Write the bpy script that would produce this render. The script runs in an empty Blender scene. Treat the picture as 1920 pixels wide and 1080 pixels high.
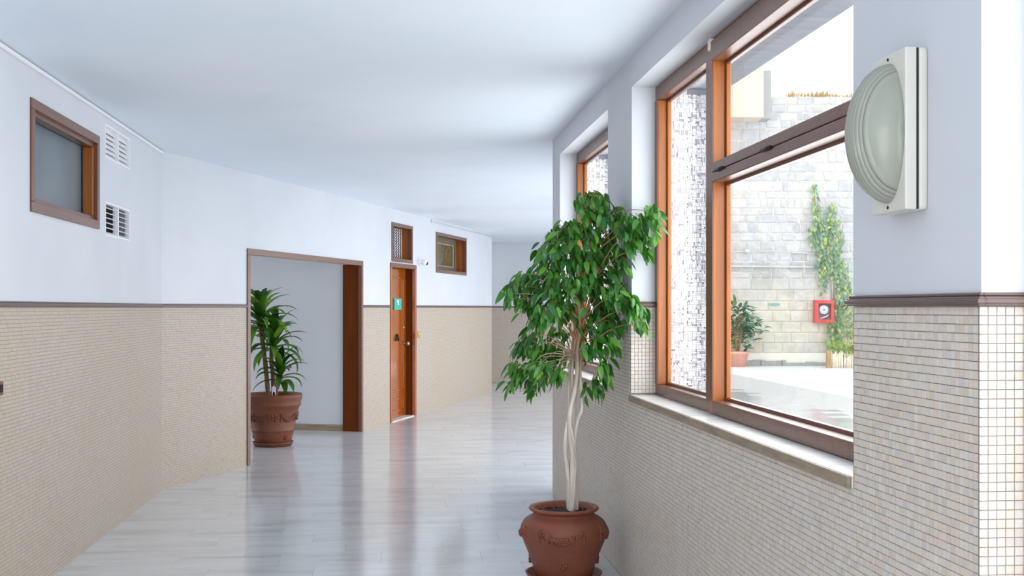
import bpy, bmesh, math, random
import numpy as np
from mathutils import Vector, Matrix, Euler
random.seed(7)
rng = np.random.default_rng(7)
C = bpy.context.scene.collection
SC = bpy.context.scene
PI = math.pi
# ------------------------------------------------------------------ camera
F = 2100.0; EYE = 1.5; HORIZ = 577.0; VPX = 741.0
TH = math.atan((960.0 - VPX) / F)                  # yaw of the view against the corridor
ct, st = math.cos(TH), math.sin(TH)
cd = bpy.data.cameras.new('camera'); cam = bpy.data.objects.new('camera', cd); C.objects.link(cam)
cd.sensor_width = 36.0; cd.lens = F / 1920 * 36.0
cd.shift_y = (HORIZ - 540.0) / 1920.0
cam.location = (0, 0, EYE); cam.rotation_euler = (PI / 2, 0, -TH)
cd.clip_start = 0.05; cd.clip_end = 300
SC.camera = cam
# ------------------------------------------------------------------ world, lights, exposure
SC.view_settings.view_transform = 'Standard'; SC.view_settings.look = 'None'
SC.view_settings.gamma = 1.0; SC.view_settings.use_curve_mapping = False
SC.view_settings.exposure = 0.0
W = bpy.data.worlds.new('sky'); SC.world = W; W.use_nodes = True
bg = W.node_tree.nodes['Background']; bg.inputs[0].default_value = (0.93, 0.965, 1.0, 1); bg.inputs[1].default_value = 2.5
def area(name, loc, rot, sx, sy, power, col):
    l = bpy.data.lights.new(name, 'AREA'); l.shape = 'RECTANGLE'; l.size = sx; l.size_y = sy
    l.energy = power; l.color = col
    o = bpy.data.objects.new(name, l); C.objects.link(o); o.location = loc; o.rotation_euler = rot
    return o
DAY = (0.965, 0.98, 1.0)
area('daylight_window_near', (1.62, 0.85, 1.87), (0, PI / 2, 0), 1.55, 2.8, 37, DAY)
area('daylight_window_middle', (1.62, 4.43, 1.87), (0, PI / 2, 0), 1.55, 2.8, 39, DAY)
area('daylight_window_far', (1.62, 7.53, 1.87), (0, PI / 2, 0), 1.55, 1.9, 27, DAY)
area('fill_behind_camera', (-0.75, -1.9, 1.5), (PI / 2, 0, math.radians(-14)), 2.2, 2.5, 55, (0.97, 0.97, 1.0))  # added fill light behind the camera, no entrance stands there
area('daylight_far_glazing', (3.9, 14.5, 1.4), (0, PI / 2, math.radians(-19.4)), 2.4, 9.0, 112, DAY)
area('passage_fill', (-5.6, 14.6, 1.6), (0, -PI / 2, math.radians(-15)), 1.6, 2.2, 66, (1.0, 0.95, 0.88))  # added fill to brighten the passage, no window modelled here

# ------------------------------------------------------------------ helpers
def rot2(X, Y):            # camera-axis ground coords -> world
    return (X * ct + Y * st, -X * st + Y * ct)
def floor_pt(px, py):
    Y = F * EYE / (py - HORIZ); X = (px - 960) / F * Y
    return rot2(X, Y)
def dir_px(px):
    a = (px - 960) / F
    return rot2(a, 1.0)
def fwd(x, y): return x * st + y * ct
def z_at(py, Y): return EYE + (HORIZ - py) * Y / F

class MB:
    def __init__(s): s.v = []; s.f = []; s.sm = []
    def add(s, vs, fs, smooth=False):
        b = len(s.v); s.v.extend([tuple(p) for p in vs]); s.f.extend([tuple(b + i for i in f) for f in fs]); s.sm.extend([smooth] * len(fs))
        return s
    def box(s, x0, x1, y0, y1, z0, z1, M=None):
        vs = [(x0, y0, z0), (x1, y0, z0), (x1, y1, z0), (x0, y1, z0), (x0, y0, z1), (x1, y0, z1), (x1, y1, z1), (x0, y1, z1)]
        if M is not None: vs = [M @ Vector(p) for p in vs]
        return s.add(vs, [(0, 3, 2, 1), (4, 5, 6, 7), (0, 1, 5, 4), (1, 2, 6, 5), (2, 3, 7, 6), (3, 0, 4, 7)])
    def lathe(s, prof, n=48, M=None, rib=None, sx=1, sy=1):
        vs = []; fs = []
        for (r, z) in prof:
            for k in range(n):
                a = 2 * PI * k / n; vs.append(Vector((r * math.cos(a) * sx, r * math.sin(a) * sy, z)))
        for i in range(len(prof) - 1):
            for k in range(n):
                k2 = (k + 1) % n; fs.append((i * n + k, i * n + k2, (i + 1) * n + k2, (i + 1) * n + k))
        if prof[0][0] > 1e-6: fs.append(tuple(reversed(range(n))))
        if prof[-1][0] > 1e-6: fs.append(tuple((len(prof) - 1) * n + k for k in range(n)))
        if M is not None: vs = [M @ p for p in vs]
        return s.add(vs, fs, True)
    def tube(s, pts, rad, n=8, caps=True):
        pts = [Vector(p) for p in pts]; m = len(pts)
        if not hasattr(rad, '__len__'): rad = [rad] * m
        vs = []; fs = []; up = Vector((0.13, 0.31, 0.94))
        prev = None
        for i, p in enumerate(pts):
            t = (pts[min(i + 1, m - 1)] - pts[max(i - 1, 0)]).normalized()
            if prev is None:
                a = t.cross(up)
                if a.length < 1e-3: a = t.cross(Vector((1, 0, 0)))
                a.normalize()
            else:
                a = (prev - t * prev.dot(t)).normalized()
            prev = a; b = t.cross(a)
            for k in range(n):
                q = 2 * PI * k / n; vs.append(p + (a * math.cos(q) + b * math.sin(q)) * rad[i])
        for i in range(m - 1):
            for k in range(n):
                k2 = (k + 1) % n; fs.append((i * n + k, (i + 1) * n + k, (i + 1) * n + k2, i * n + k2))
        if caps: fs.append(tuple(range(n))); fs.append(tuple(reversed([(m - 1) * n + k for k in range(n)])))
        return s.add(vs, fs, True)
    def ball(s, c, rx, ry, rz, M=None, n=10, m=6):
        vs = []; fs = []
        for i in range(m + 1):
            th = PI * i / m
            for k in range(n):
                a = 2 * PI * k / n
                vs.append(Vector((c[0] + rx * math.sin(th) * math.cos(a), c[1] + ry * math.sin(th) * math.sin(a), c[2] + rz * math.cos(th))))
        for i in range(m):
            for k in range(n):
                k2 = (k + 1) % n; fs.append((i * n + k, (i + 1) * n + k, (i + 1) * n + k2, i * n + k2))
        if M is not None: vs = [M @ p for p in vs]
        return s.add(vs, fs, True)
    def mesh(s, name, mat):
        me = bpy.data.meshes.new(name); me.from_pydata(s.v, [], s.f)
        me.polygons.foreach_set('use_smooth', s.sm)
        if mat: me.materials.append(mat)
        me.update(); return me
    def build(s, name, mat, parent=None, bevel=0.0, weld=False):
        me = s.mesh(name, mat)
        if weld:
            bm = bmesh.new(); bm.from_mesh(me); bmesh.ops.remove_doubles(bm, verts=bm.verts, dist=1e-5); bm.to_mesh(me); bm.free()
        o = bpy.data.objects.new(name, me); C.objects.link(o)
        if parent: o.parent = parent
        if bevel:
            md = o.modifiers.new('bevel', 'BEVEL'); md.width = bevel; md.segments = 2; md.limit_method = 'ANGLE'
        return o
def tag(o, label=None, cat=None, group=None, kind=None):
    if label: o['label'] = label
    if cat: o['category'] = cat
    if group: o['group'] = group
    if kind: o['kind'] = kind
    return o
def empty(name, loc=(0, 0, 0), rz=0.0, **k):
    o = bpy.data.objects.new(name, None); C.objects.link(o); o.empty_display_size = 0.1
    o.location = loc; o.rotation_euler = (0, 0, rz); return tag(o, **k)
def place(o, loc, rz): o.location = loc; o.rotation_euler = (0, 0, rz); return o
def smooth_path(pts, sub=4):
    P = [Vector(p) for p in pts]; out = []
    for i in range(len(P) - 1):
        p0 = P[max(i - 1, 0)]; p1 = P[i]; p2 = P[i + 1]; p3 = P[min(i + 2, len(P) - 1)]
        for k in range(sub):
            t = k / sub
            out.append(0.5 * ((2 * p1) + (p2 - p0) * t + (2 * p0 - 5 * p1 + 4 * p2 - p3) * t * t + (3 * p1 - p0 - 3 * p2 + p3) * t ** 3))
    out.append(P[-1]); return out

# ------------------------------------------------------------------ materials
def lin(r, g, b):
    f = lambda c: (c / 12.92 if c <= 0.04045 else ((c + 0.055) / 1.055) ** 2.4)
    return (f(r / 255), f(g / 255), f(b / 255), 1)
class NT:
    def __init__(s, name):
        s.m = bpy.data.materials.new(name); s.m.use_nodes = True; s.t = s.m.node_tree; s.n = s.t.nodes; s.l = s.t.links
        s.b = s.n['Principled BSDF']; s.o = s.n['Material Output']
    def node(s, typ, **kw):
        n = s.n.new(typ)
        for k, v in kw.items(): setattr(n, k, v)
        return n
    def link(s, a, b): s.l.new(a, b)
    def val(s, sock, v): s.b.inputs[sock].default_value = v; return s
    def math(s, op, a, b=None, c=None):
        n = s.node('ShaderNodeMath', operation=op)
        for i, q in enumerate((a, b, c)):
            if q is None: continue
            if isinstance(q, (int, float)): n.inputs[i].default_value = q
            else: s.link(q, n.inputs[i])
        return n.outputs[0]
    def mix(s, fac, a, b, blend='MIX'):
        n = s.node('ShaderNodeMix', data_type='RGBA', blend_type=blend)
        for i, q in ((0, fac), (6, a), (7, b)):
            if isinstance(q, (int, float)): n.inputs[i].default_value = q
            elif isinstance(q, tuple): n.inputs[i].default_value = q
            else: s.link(q, n.inputs[i])
        return n.outputs[2]
    def ramp(s, fac, stops):
        n = s.node('ShaderNodeValToRGB'); e = n.color_ramp.elements
        while len(e) < len(stops): e.new(0.5)
        for i, (p, c) in enumerate(stops): e[i].position = p; e[i].color = c
        s.link(fac, n.inputs[0]); return n.outputs[0]
    def noise(s, scale, vec=None, detail=4, rough=0.55, dist=0.0):
        n = s.node('ShaderNodeTexNoise'); n.inputs['Scale'].default_value = scale; n.inputs['Detail'].default_value = detail
        n.inputs['Roughness'].default_value = rough; n.inputs['Distortion'].default_value = dist
        if vec is not None: s.link(vec, n.inputs['Vector'])
        return n.outputs[0]
    def obj(s): return s.node('ShaderNodeTexCoord').outputs['Object']
    def pos(s): return s.node('ShaderNodeNewGeometry').outputs['Position']
    def map(s, vec, scale=(1, 1, 1), loc=(0, 0, 0), rot=(0, 0, 0)):
        n = s.node('ShaderNodeMapping'); n.inputs['Scale'].default_value = scale; n.inputs['Location'].default_value = loc; n.inputs['Rotation'].default_value = rot
        s.link(vec, n.inputs[0]); return n.outputs[0]
    def bump(s, h, strength=0.2, dist=0.01):
        n = s.node('ShaderNodeBump'); n.inputs['Strength'].default_value = strength; n.inputs['Distance'].default_value = dist
        s.link(h, n.inputs['Height']); s.link(n.outputs[0], s.b.inputs['Normal']); return s
    def col(s, c):
        if isinstance(c, tuple): s.b.inputs['Base Color'].default_value = c
        else: s.link(c, s.b.inputs['Base Color'])
        return s
    def rough(s, r): s.b.inputs['Roughness'].default_value = r; return s
def plain(name, c, rough=0.6, metal=0.0, var=0.08, scale=6.0):
    t = NT(name); n = t.noise(scale, t.obj())
    dark = tuple(x * (1 - var) for x in c[:3]) + (1,); lite = tuple(min(1, x * (1 + var)) for x in c[:3]) + (1,)
    t.col(t.ramp(n, [(0.3, dark), (0.7, lite)])).rough(rough).val('Metallic', metal); return t.m

PAINT_A, PAINT_B = lin(205, 209, 216), lin(213, 217, 223)
def paint_nodes(t):
    n = t.noise(1.3, t.pos(), 3); return t.ramp(n, [(0.3, PAINT_A), (0.7, PAINT_B)])
t = NT('white_paint'); t.col(paint_nodes(t)).rough(0.75); t.bump(t.noise(60, t.pos(), 3), 0.04, 0.004); M_PAINT = t.m
t = NT('ceiling_paint'); n = t.noise(0.9, t.pos(), 3); t.col(t.ramp(n, [(0.3, lin(228, 238, 249)), (0.7, lin(236, 244, 253))])).rough(0.55); M_CEIL = t.m

RAIL_Z = 1.503
TILE_STOPS = [(0.0, lin(208, 196, 183)), (0.25, lin(219, 211, 200)), (0.5, lin(213, 208, 201)), (0.72, lin(221, 205, 187)), (0.88, lin(202, 197, 194)), (1.0, lin(226, 218, 208))]
def mosaic_wall(name):      # wall body: paint above the rail, 2 cm stone mosaic below it (local x = along wall, z = up)
    t = NT(name); v = t.obj()
    sep = t.node('ShaderNodeSeparateXYZ'); t.link(v, sep.inputs[0])
    wob = t.math('MULTIPLY', t.math('SUBTRACT', t.noise(9, v, 2), 0.5), 0.16)
    u = t.math('ADD', t.math('MULTIPLY', sep.outputs[0], 50.0), wob); w = t.math('ADD', t.math('MULTIPLY', sep.outputs[2], 50.0), wob)
    fu, fw = t.math('FRACT', u), t.math('FRACT', w)
    du = t.math('ABSOLUTE', t.math('SUBTRACT', fu, 0.5)); dw = t.math('ABSOLUTE', t.math('SUBTRACT', fw, 0.5))
    ju = t.math('GREATER_THAN', du, 0.46); jw = t.math('GREATER_THAN', dw, 0.435)
    j = t.math('MAXIMUM', t.math('MULTIPLY', ju, 0.55), jw)
    cb = t.node('ShaderNodeCombineXYZ'); t.link(t.math('FLOOR', u), cb.inputs[0]); t.link(t.math('FLOOR', w), cb.inputs[1])
    wn = t.node('ShaderNodeTexWhiteNoise', noise_dimensions='3D'); t.link(cb.outputs[0], wn.inputs['Vector'])
    tc = t.ramp(wn.outputs['Value'], TILE_STOPS)
    big = t.noise(1.1, v, 3); stain = t.ramp(big, [(0.35, (0.73, 0.69, 0.65, 1)), (0.7, (0.74, 0.67, 0.59, 1))])
    tc = t.mix(1.0, tc, stain, 'MULTIPLY')
    tc = t.mix(j, tc, lin(138, 127, 117))
    up = t.math('GREATER_THAN', sep.outputs[2], RAIL_Z + 0.01)
    t.col(t.mix(up, tc, paint_nodes(t))).rough(0.5)
    h = t.math('MULTIPLY', t.math('SUBTRACT', 1.0, j), t.math('SUBTRACT', 1.0, up)); t.bump(h, 0.25, 0.002)
    return t.m
M_MOS = mosaic_wall('mosaic_and_paint')
# right wall body: grout bed under the rail, paint above
t = NT('grout_and_paint'); sep = t.node('ShaderNodeSeparateXYZ'); t.link(t.pos(), sep.inputs[0])
t.col(t.mix(t.math('GREATER_THAN', sep.outputs[2], RAIL_Z + 0.01), lin(142, 133, 126), paint_nodes(t))).rough(0.8); M_GROUT = t.m
t = NT('mosaic_tile'); at = t.node('ShaderNodeAttribute', attribute_name='tone')
c = t.ramp(at.outputs['Fac'], TILE_STOPS); n = t.noise(140, t.pos(), 3)
t.col(t.mix(1.0, c, t.ramp(n, [(0.3, (0.93, 0.92, 0.91, 1)), (0.7, (1, 1, 1, 1))]), 'MULTIPLY')).rough(0.42); M_TILE = t.m

t = NT('polished_marble'); oi = t.node('ShaderNodeObjectInfo'); v = t.pos()
at = t.node('ShaderNodeAttribute', attribute_name='tone')
rnd = t.math('FRACT', t.math('ADD', oi.outputs['Random'], at.outputs['Fac']))
cb = t.node('ShaderNodeCombineXYZ'); t.link(t.math('MULTIPLY', rnd, 40.0), cb.inputs[2])
va = t.node('ShaderNodeVectorMath', operation='ADD'); t.link(v, va.inputs[0]); t.link(cb.outputs[0], va.inputs[1])
n1 = t.noise(1.0, t.map(va.outputs[0], (1.1, 5.0, 1)), 6, 0.55, 0.6)
c = t.ramp(n1, [(0.22, lin(184, 184, 187)), (0.45, lin(202, 204, 208)), (0.6, lin(211, 213, 217)), (0.82, lin(194, 191, 188))])
tone = t.ramp(rnd, [(0.0, (0.98, 0.98, 0.98, 1)), (0.5, (1, 1, 1, 1)), (1.0, (0.99, 0.98, 0.97, 1))])
t.col(t.mix(1.0, c, tone, 'MULTIPLY')).rough(0.13).val('Specular IOR Level', 0.6); M_FLOOR = t.m
M_JOINT = plain('floor_joint', lin(186, 184, 182), 0.5)

def wood(name, a, b, rough=0.3, axis=2, coat=0.3):
    t = NT(name); v = t.obj(); sc = [14, 14, 14]; sc[axis] = 0.9
    n = t.noise(1.6, t.map(v, tuple(sc)), 6, 0.6, 1.2)
    g = t.noise(9.0, t.map(v, tuple(sc)), 3, 0.6, 0.3)
    c = t.ramp(n, [(0.3, a), (0.7, b)])
    t.col(t.mix(0.35, c, t.mix(g, a, b))).rough(rough).val('Coat Weight', coat).val('Coat Roughness', 0.2)
    t.bump(g, 0.05, 0.002); return t.m
M_WOODV = wood('varnished_wood_upright', lin(126, 62, 10), lin(184, 104, 22), 0.36, 2, 0.15)
M_WOODH = wood('varnished_wood_crosswise', lin(108, 60, 38), lin(140, 84, 58), 0.35, 0)
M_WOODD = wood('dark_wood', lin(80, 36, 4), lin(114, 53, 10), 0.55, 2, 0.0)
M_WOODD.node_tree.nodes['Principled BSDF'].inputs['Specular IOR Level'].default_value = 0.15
M_WOODC = wood('brown_wood', lin(92, 55, 40), lin(122, 78, 58), 0.38, 0)
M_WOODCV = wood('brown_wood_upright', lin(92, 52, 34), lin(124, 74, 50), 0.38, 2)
M_WOODDOOR = wood('door_wood', lin(138, 62, 8), lin(178, 94, 18), 0.07, 2, 0.8)
M_RAIL = wood('rail_wood', lin(74, 52, 48), lin(98, 70, 62), 0.3, 0)

def glass(name, tint=(1, 1, 1, 1), refl=0.012):
    t = NT(name); t.n.remove(t.b)
    tr = t.node('ShaderNodeBsdfTransparent'); tr.inputs[0].default_value = tint
    gl = t.node('ShaderNodeBsdfGlossy'); gl.inputs['Roughness'].default_value = 0.02
    fr = t.node('ShaderNodeFresnel'); fr.inputs[0].default_value = 1.33
    mx = t.node('ShaderNodeMixShader'); t.link(t.math('MULTIPLY', fr.outputs[0], refl * 10), mx.inputs[0])
    t.link(tr.outputs[0], mx.inputs[1]); t.link(gl.outputs[0], mx.inputs[2]); t.link(mx.outputs[0], t.o.inputs[0]); return t.m
M_GLASS = glass('window_glass', (0.97, 0.98, 0.98, 1))
t = NT('frosted_glass'); n = t.noise(3, t.obj(), 3); t.col(t.ramp(n, [(0.3, lin(96, 110, 120)), (0.7, lin(112, 124, 132))])).rough(0.35); M_FROST = t.m
t = NT('old_pane'); n = t.noise(14, t.obj(), 4); t.col(t.ramp(n, [(0.3, lin(84, 78, 50)), (0.7, lin(122, 112, 76))])).rough(0.2); M_OLDPANE = t.m

def terracotta(name, a, b):
    t = NT(name); n = t.noise(5, t.obj(), 5, 0.6); f = t.noise(70, t.obj(), 3)
    t.col(t.mix(0.25, t.ramp(n, [(0.3, a), (0.7, b)]), t.ramp(f, [(0.35, a), (0.65, b)]))).rough(0.52); t.bump(f, 0.08, 0.002); return t.m
M_TERRA = terracotta('terracotta', lin(120, 66, 46), lin(146, 84, 62))
M_TERRA2 = terracotta('terracotta_brown', lin(98, 50, 27), lin(124, 66, 38))
M_TERRAP = terracotta('terracotta_pale', lin(222, 158, 138), lin(232, 176, 156))
M_SOIL = plain('soil', lin(42, 32, 26), 0.95, var=0.5, scale=60)
t = NT('ficus_bark'); sep = t.node('ShaderNodeSeparateXYZ'); t.link(t.obj(), sep.inputs[0])
n = t.noise(30, t.map(t.obj(), (1, 1, 0.2)), 4)
lo = t.ramp(n, [(0.3, lin(206, 192, 180)), (0.7, lin(236, 228, 220))]); hi = t.ramp(n, [(0.3, lin(152, 114, 78)), (0.7, lin(194, 154, 112))])
mr = t.node('ShaderNodeMapRange'); t.link(sep.outputs[2], mr.inputs[0]); mr.inputs[1].default_value = 0.95; mr.inputs[2].default_value = 1.35
t.col(t.mix(mr.outputs[0], lo, hi)).rough(0.75); t.bump(n, 0.3, 0.003); M_BARK = t.m
def leafmat(name, stops, rough=0.32, trans=0.25):
    t = NT(name); at = t.node('ShaderNodeAttribute', attribute_name='tone'); oi = t.node('ShaderNodeObjectInfo')
    rnd = t.math('FRACT', t.math('ADD', at.outputs['Fac'], oi.outputs['Random']))
    c = t.ramp(rnd, stops); n = t.noise(18, t.obj(), 3)
    c = t.mix(1.0, c, t.ramp(n, [(0.3, (0.82, 0.86, 0.8, 1)), (0.7, (1, 1, 1, 1))]), 'MULTIPLY')
    t.col(c).rough(rough)
    tl = t.node('ShaderNodeBsdfTranslucent'); t.link(t.mix(1.0, c, (1.0, 1.0, 0.45, 1), 'MULTIPLY'), tl.inputs[0])
    mx = t.node('ShaderNodeMixShader'); mx.inputs[0].default_value = trans
    t.link(t.b.outputs[0], mx.inputs[1]); t.link(tl.outputs[0], mx.inputs[2]); t.link(mx.outputs[0], t.o.inputs[0]); return t.m
M_LEAF = leafmat('ficus_leaf', [(0.0, lin(44, 98, 36)), (0.3, lin(58, 120, 42)), (0.6, lin(76, 142, 54)), (0.82, lin(112, 168, 60)), (0.92, lin(70, 136, 84)), (1.0, lin(50, 112, 60))], 0.24)
M_LEAFD = leafmat('dracaena_leaf', [(0.0, lin(40, 80, 26)), (0.4, lin(60, 110, 34)), (0.75, lin(94, 144, 44)), (1.0, lin(124, 170, 60))], 0.35, 0.15)
M_IVY = leafmat('ivy_leaf', [(0.0, lin(104, 150, 120)), (0.4, lin(138, 176, 142)), (0.75, lin(176, 200, 136)), (1.0, lin(206, 214, 100))], 0.5)
M_SHRUB = leafmat('courtyard_shrub_leaf', [(0.0, lin(52, 112, 92)), (0.5, lin(76, 138, 116)), (1.0, lin(120, 166, 126))], 0.45)
M_LIME = leafmat('lime_leaf', [(0.0, lin(120, 172, 44)), (0.5, lin(156, 198, 62)), (1.0, lin(196, 216, 80))], 0.5)
M_PLASTIC = plain('white_plastic', lin(216, 214, 204), 0.45, var=0.03)
M_PLASTICW = plain('bright_white_plastic', lin(236, 238, 242), 0.45, var=0.02)
M_BLACK = plain('black_rubber', lin(28, 30, 30), 0.6)
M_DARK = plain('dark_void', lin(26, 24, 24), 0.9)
M_BRASS = plain('brass', lin(214, 176, 84), 0.3, 0.7)
M_STEEL = plain('steel', lin(150, 146, 140), 0.3, 0.9)
M_IRON = plain('dark_iron', lin(52, 44, 44), 0.45, 0.6)
M_TEAL = plain('teal_sign', lin(46, 178, 158), 0.45, var=0.03)
M_BROWNP = plain('brown_plastic', lin(112, 72, 54), 0.5)
t = NT('sill_marble'); n = t.noise(4, t.map(t.obj(), (1, 3, 3)), 6, 0.65, 0.6)
t.col(t.ramp(n, [(0.3, lin(200, 198, 192)), (0.55, lin(228, 228, 226)), (0.75, lin(190, 180, 162))])).rough(0.3); M_SILL = t.m
t = NT('concrete_slab'); n = t.noise(3, t.map(t.pos(), (1, 5, 1)), 6, 0.7)
t.col(t.ramp(n, [(0.3, lin(146, 150, 160)), (0.5, lin(168, 173, 183)), (0.75, lin(180, 184, 192))])).rough(0.85); M_CONC = t.m
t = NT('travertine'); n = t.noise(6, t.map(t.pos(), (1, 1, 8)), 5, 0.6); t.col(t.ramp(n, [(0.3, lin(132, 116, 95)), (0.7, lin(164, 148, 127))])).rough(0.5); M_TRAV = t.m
t = NT('split_stone'); at = t.node('ShaderNodeAttribute', attribute_name='tone')
t.col(t.ramp(at.outputs['Fac'], [(0.0, lin(150, 148, 160)), (0.12, lin(196, 194, 202)), (0.4, lin(226, 224, 226)), (1.0, lin(240, 238, 236))])).rough(0.7); M_SPLIT = t.m
M_SPLITBED = plain('split_stone_bed', lin(140, 138, 150), 0.9)
t = NT('rubble_stone'); at = t.node('ShaderNodeAttribute', attribute_name='tone'); oi = t.node('ShaderNodeObjectInfo')
rnd = t.math('FRACT', t.math('ADD', at.outputs['Fac'], oi.outputs['Random']))
sep = t.node('ShaderNodeSeparateXYZ'); t.link(t.pos(), sep.inputs[0])
low = t.node('ShaderNodeMapRange'); t.link(t.math('ADD', sep.outputs[2], t.math('MULTIPLY', t.noise(0.8, t.pos(), 3), 1.6)), low.inputs[0]); low.inputs[1].default_value = 2.2; low.inputs[2].default_value = 3.6
ca = t.ramp(rnd, [(0.0, lin(226, 216, 194)), (0.5, lin(234, 226, 208)), (1.0, lin(230, 222, 208))])
cbb = t.ramp(rnd, [(0.0, lin(198, 196, 196)), (0.45, lin(214, 212, 210)), (0.8, lin(224, 222, 220)), (1.0, lin(206, 200, 192))])
n = t.noise(5, t.pos(), 5, 0.65)
c = t.mix(1.0, t.mix(low.outputs[0], ca, cbb), t.ramp(n, [(0.3, (0.80, 0.80, 0.82, 1)), (0.6, (1, 1, 1, 1))]), 'MULTIPLY')
c = t.mix(1.0, c, t.ramp(t.noise(0.55, t.pos(), 4, 0.6), [(0.38, (0.78, 0.79, 0.82, 1)), (0.6, (1, 1, 1, 1))]), 'MULTIPLY')
t.col(c).rough(0.9); t.bump(n, 0.5, 0.03); M_STONE = t.m
M_MORTAR = plain('mortar', lin(212, 206, 196), 0.95, var=0.12, scale=2)
M_RENDER = plain('cream_render', lin(240, 235, 222), 0.9, var=0.04, scale=1)
M_BEIGE = plain('beige_render', lin(214, 198, 180), 0.9, var=0.04, scale=1)
M_GREYR = plain('grey_render', lin(168, 168, 166), 0.9)
t = NT('courtyard_paving'); n = t.noise(1.0, t.map(t.pos(), (0.35, 1.6, 1), rot=(0, 0, TH)), 6, 0.65, 0.5)
t.col(t.ramp(n, [(0.25, lin(208, 207, 209)), (0.5, lin(218, 218, 219)), (0.75, lin(224, 223, 222))])).rough(0.6); M_PAVE = t.m
M_RED = plain('red_paint', lin(206, 58, 52), 0.45, var=0.05)
M_PIPE = plain('pale_pipe', lin(206, 204, 200), 0.6)
M_CANE = plain('cane', lin(236, 224, 204), 0.8, var=0.15, scale=9)
M_CANEB = plain('cane_post', lin(170, 134, 92), 0.8, var=0.2)
M_DRY = plain('dry_grass', lin(176, 140, 84), 0.9, var=0.3, scale=12)
t = NT('lamp_glass'); t.col(lin(212, 216, 204)).rough(0.08).val('Transmission Weight', 0.6).val('IOR', 1.3); M_LAMPG = t.m
M_REFL = plain('reflector', lin(212, 210, 198), 0.35)
t = NT('lamp_tube'); t.col(lin(236, 240, 246)).rough(0.3); M_BULB = t.m

# ------------------------------------------------------------------ layout of the corridor (metres)
RX = 1.2576                                   # inner face of the window wall
LX = -1.905                                   # inner face of the left wall
P1 = Vector(floor_pt(303, 920)); P2 = Vector(floor_pt(922, 737))
D2 = (P2 - P1).normalized(); L2 = (P2 - P1).length; A2 = math.atan2(D2.y, D2.x)
Y_BACK = -2.0
CE_L, CE_R = 2.787, 2.845
WIN0 = (-0.62, 2.298); WIN1 = (2.977, 5.885); WIN2 = (6.562, 8.51); Y_END = 8.91
SILL, SOFF = 1.035, 2.68
WT = 0.30                                     # thickness of the window wall
N2 = Vector((-D2.y, D2.x))                    # away from the room, behind the left-hand far wall
def on_seg2(px, back=0.0):                    # distance along the far-left wall of an image column; also forward distance
    d = Vector(dir_px(px)); o = P1 + N2 * back
    # t*d = o + s*D2
    det = d.x * (-D2.y) - (-D2.x) * d.y
    tt = (o.x * (-D2.y) - (-D2.x) * o.y) / det
    s = (tt * d - o).dot(D2)
    return s, tt
def on_left(px):
    d = dir_px(px); tt = LX / d[0]; return tt * d[1], tt

def wall_boxes(L, H, T, holes, Hfun=None):
    """rectangular wall in local x (along), y (0..T, away from room), z; holes = (x0,x1,z0,z1)"""
    xs = sorted({0.0, L, *[h[0] for h in holes], *[h[1] for h in holes]}); mb = MB()
    for a, b in zip(xs[:-1], xs[1:]):
        m = (a + b) / 2; hs = sorted([(h[2], h[3]) for h in holes if h[0] <= m <= h[1]]); z = 0.0
        for (z0, z1) in hs:
            if z0 > z + 1e-4: mb.box(a, b, 0, T, z, z0)
            z = z1
        if H > z + 1e-4: mb.box(a, b, 0, T, z, H)
    return mb
HT = 2.95
# floor
fl = MB(); fl.box(-8, RX + WT, -2.2, 8.91, -0.12, -0.004); fl.box(-8, 7.6, 8.91, 25, -0.12, -0.004)
floor = tag(fl.build('floor', M_JOINT), kind='structure')
slab_mb = []
tw, td = 0.60, 0.30; gap = 0.0005
def tone_attr(me, vals):
    a = me.attributes.new('tone', 'FLOAT', 'FACE'); a.data.foreach_set('value', np.asarray(vals, dtype=np.float32))
slabs = []
for r in range(-6, 74):
    y0 = r * td; off = (r * 0.37 % 1) * tw
    for k in range(-9, 12):
        x0 = k * tw - off
        cx, cy = x0 + tw / 2, y0 + td / 2
        if cy < 8.9 and cx > RX + 0.3: continue
        v = Vector((cx, cy)) - P1
        s2 = v.dot(D2); b2 = v.dot(N2)
        inside = (LX - 0.45 < cx < RX + 0.35 and cy < 9.5) or (s2 > -0.6 and b2 < 0.5 and cx < 6.2) or (0.6 < s2 < 5 and b2 < 5.0)
        if inside and cy < 22.5: slabs.append((cx, cy, x0, y0))
sm = MB(); sm.box(-(tw / 2) + gap, tw / 2 - gap, -(td / 2) + gap, td / 2 - gap, -0.004, 0.0); slab_me = sm.mesh('floor_slab', M_FLOOR)
def seen(cx, cy):
    Yc = fwd(cx, cy)
    if Yc < 5.2: return 1e9
    Xc = cx * ct - cy * st; px = 960 + F * Xc / Yc
    if px < 60 or px > 1180: return 1e9
    if (Vector((cx, cy)) - P1).dot(N2) > 0.2 and px < 470: return 1e9
    return Yc
slabs.sort(key=lambda q: seen(q[0], q[1]))
for (cx, cy, x0, y0) in slabs[:300]:
    o = bpy.data.objects.new('floor_slab', slab_me); C.objects.link(o); o.parent = floor; o.location = (cx, cy, 0)
rest = MB()
for (cx, cy, x0, y0) in slabs[300:]: rest.box(x0 + gap, x0 + tw - gap, y0 + gap, y0 + td - gap, -0.004, 0.0)
o = rest.build('slab_paving', M_FLOOR, floor); tag(o, kind='stuff')
tone_attr(o.data, np.repeat(rng.random(len(slabs) - 300), 6))

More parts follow.
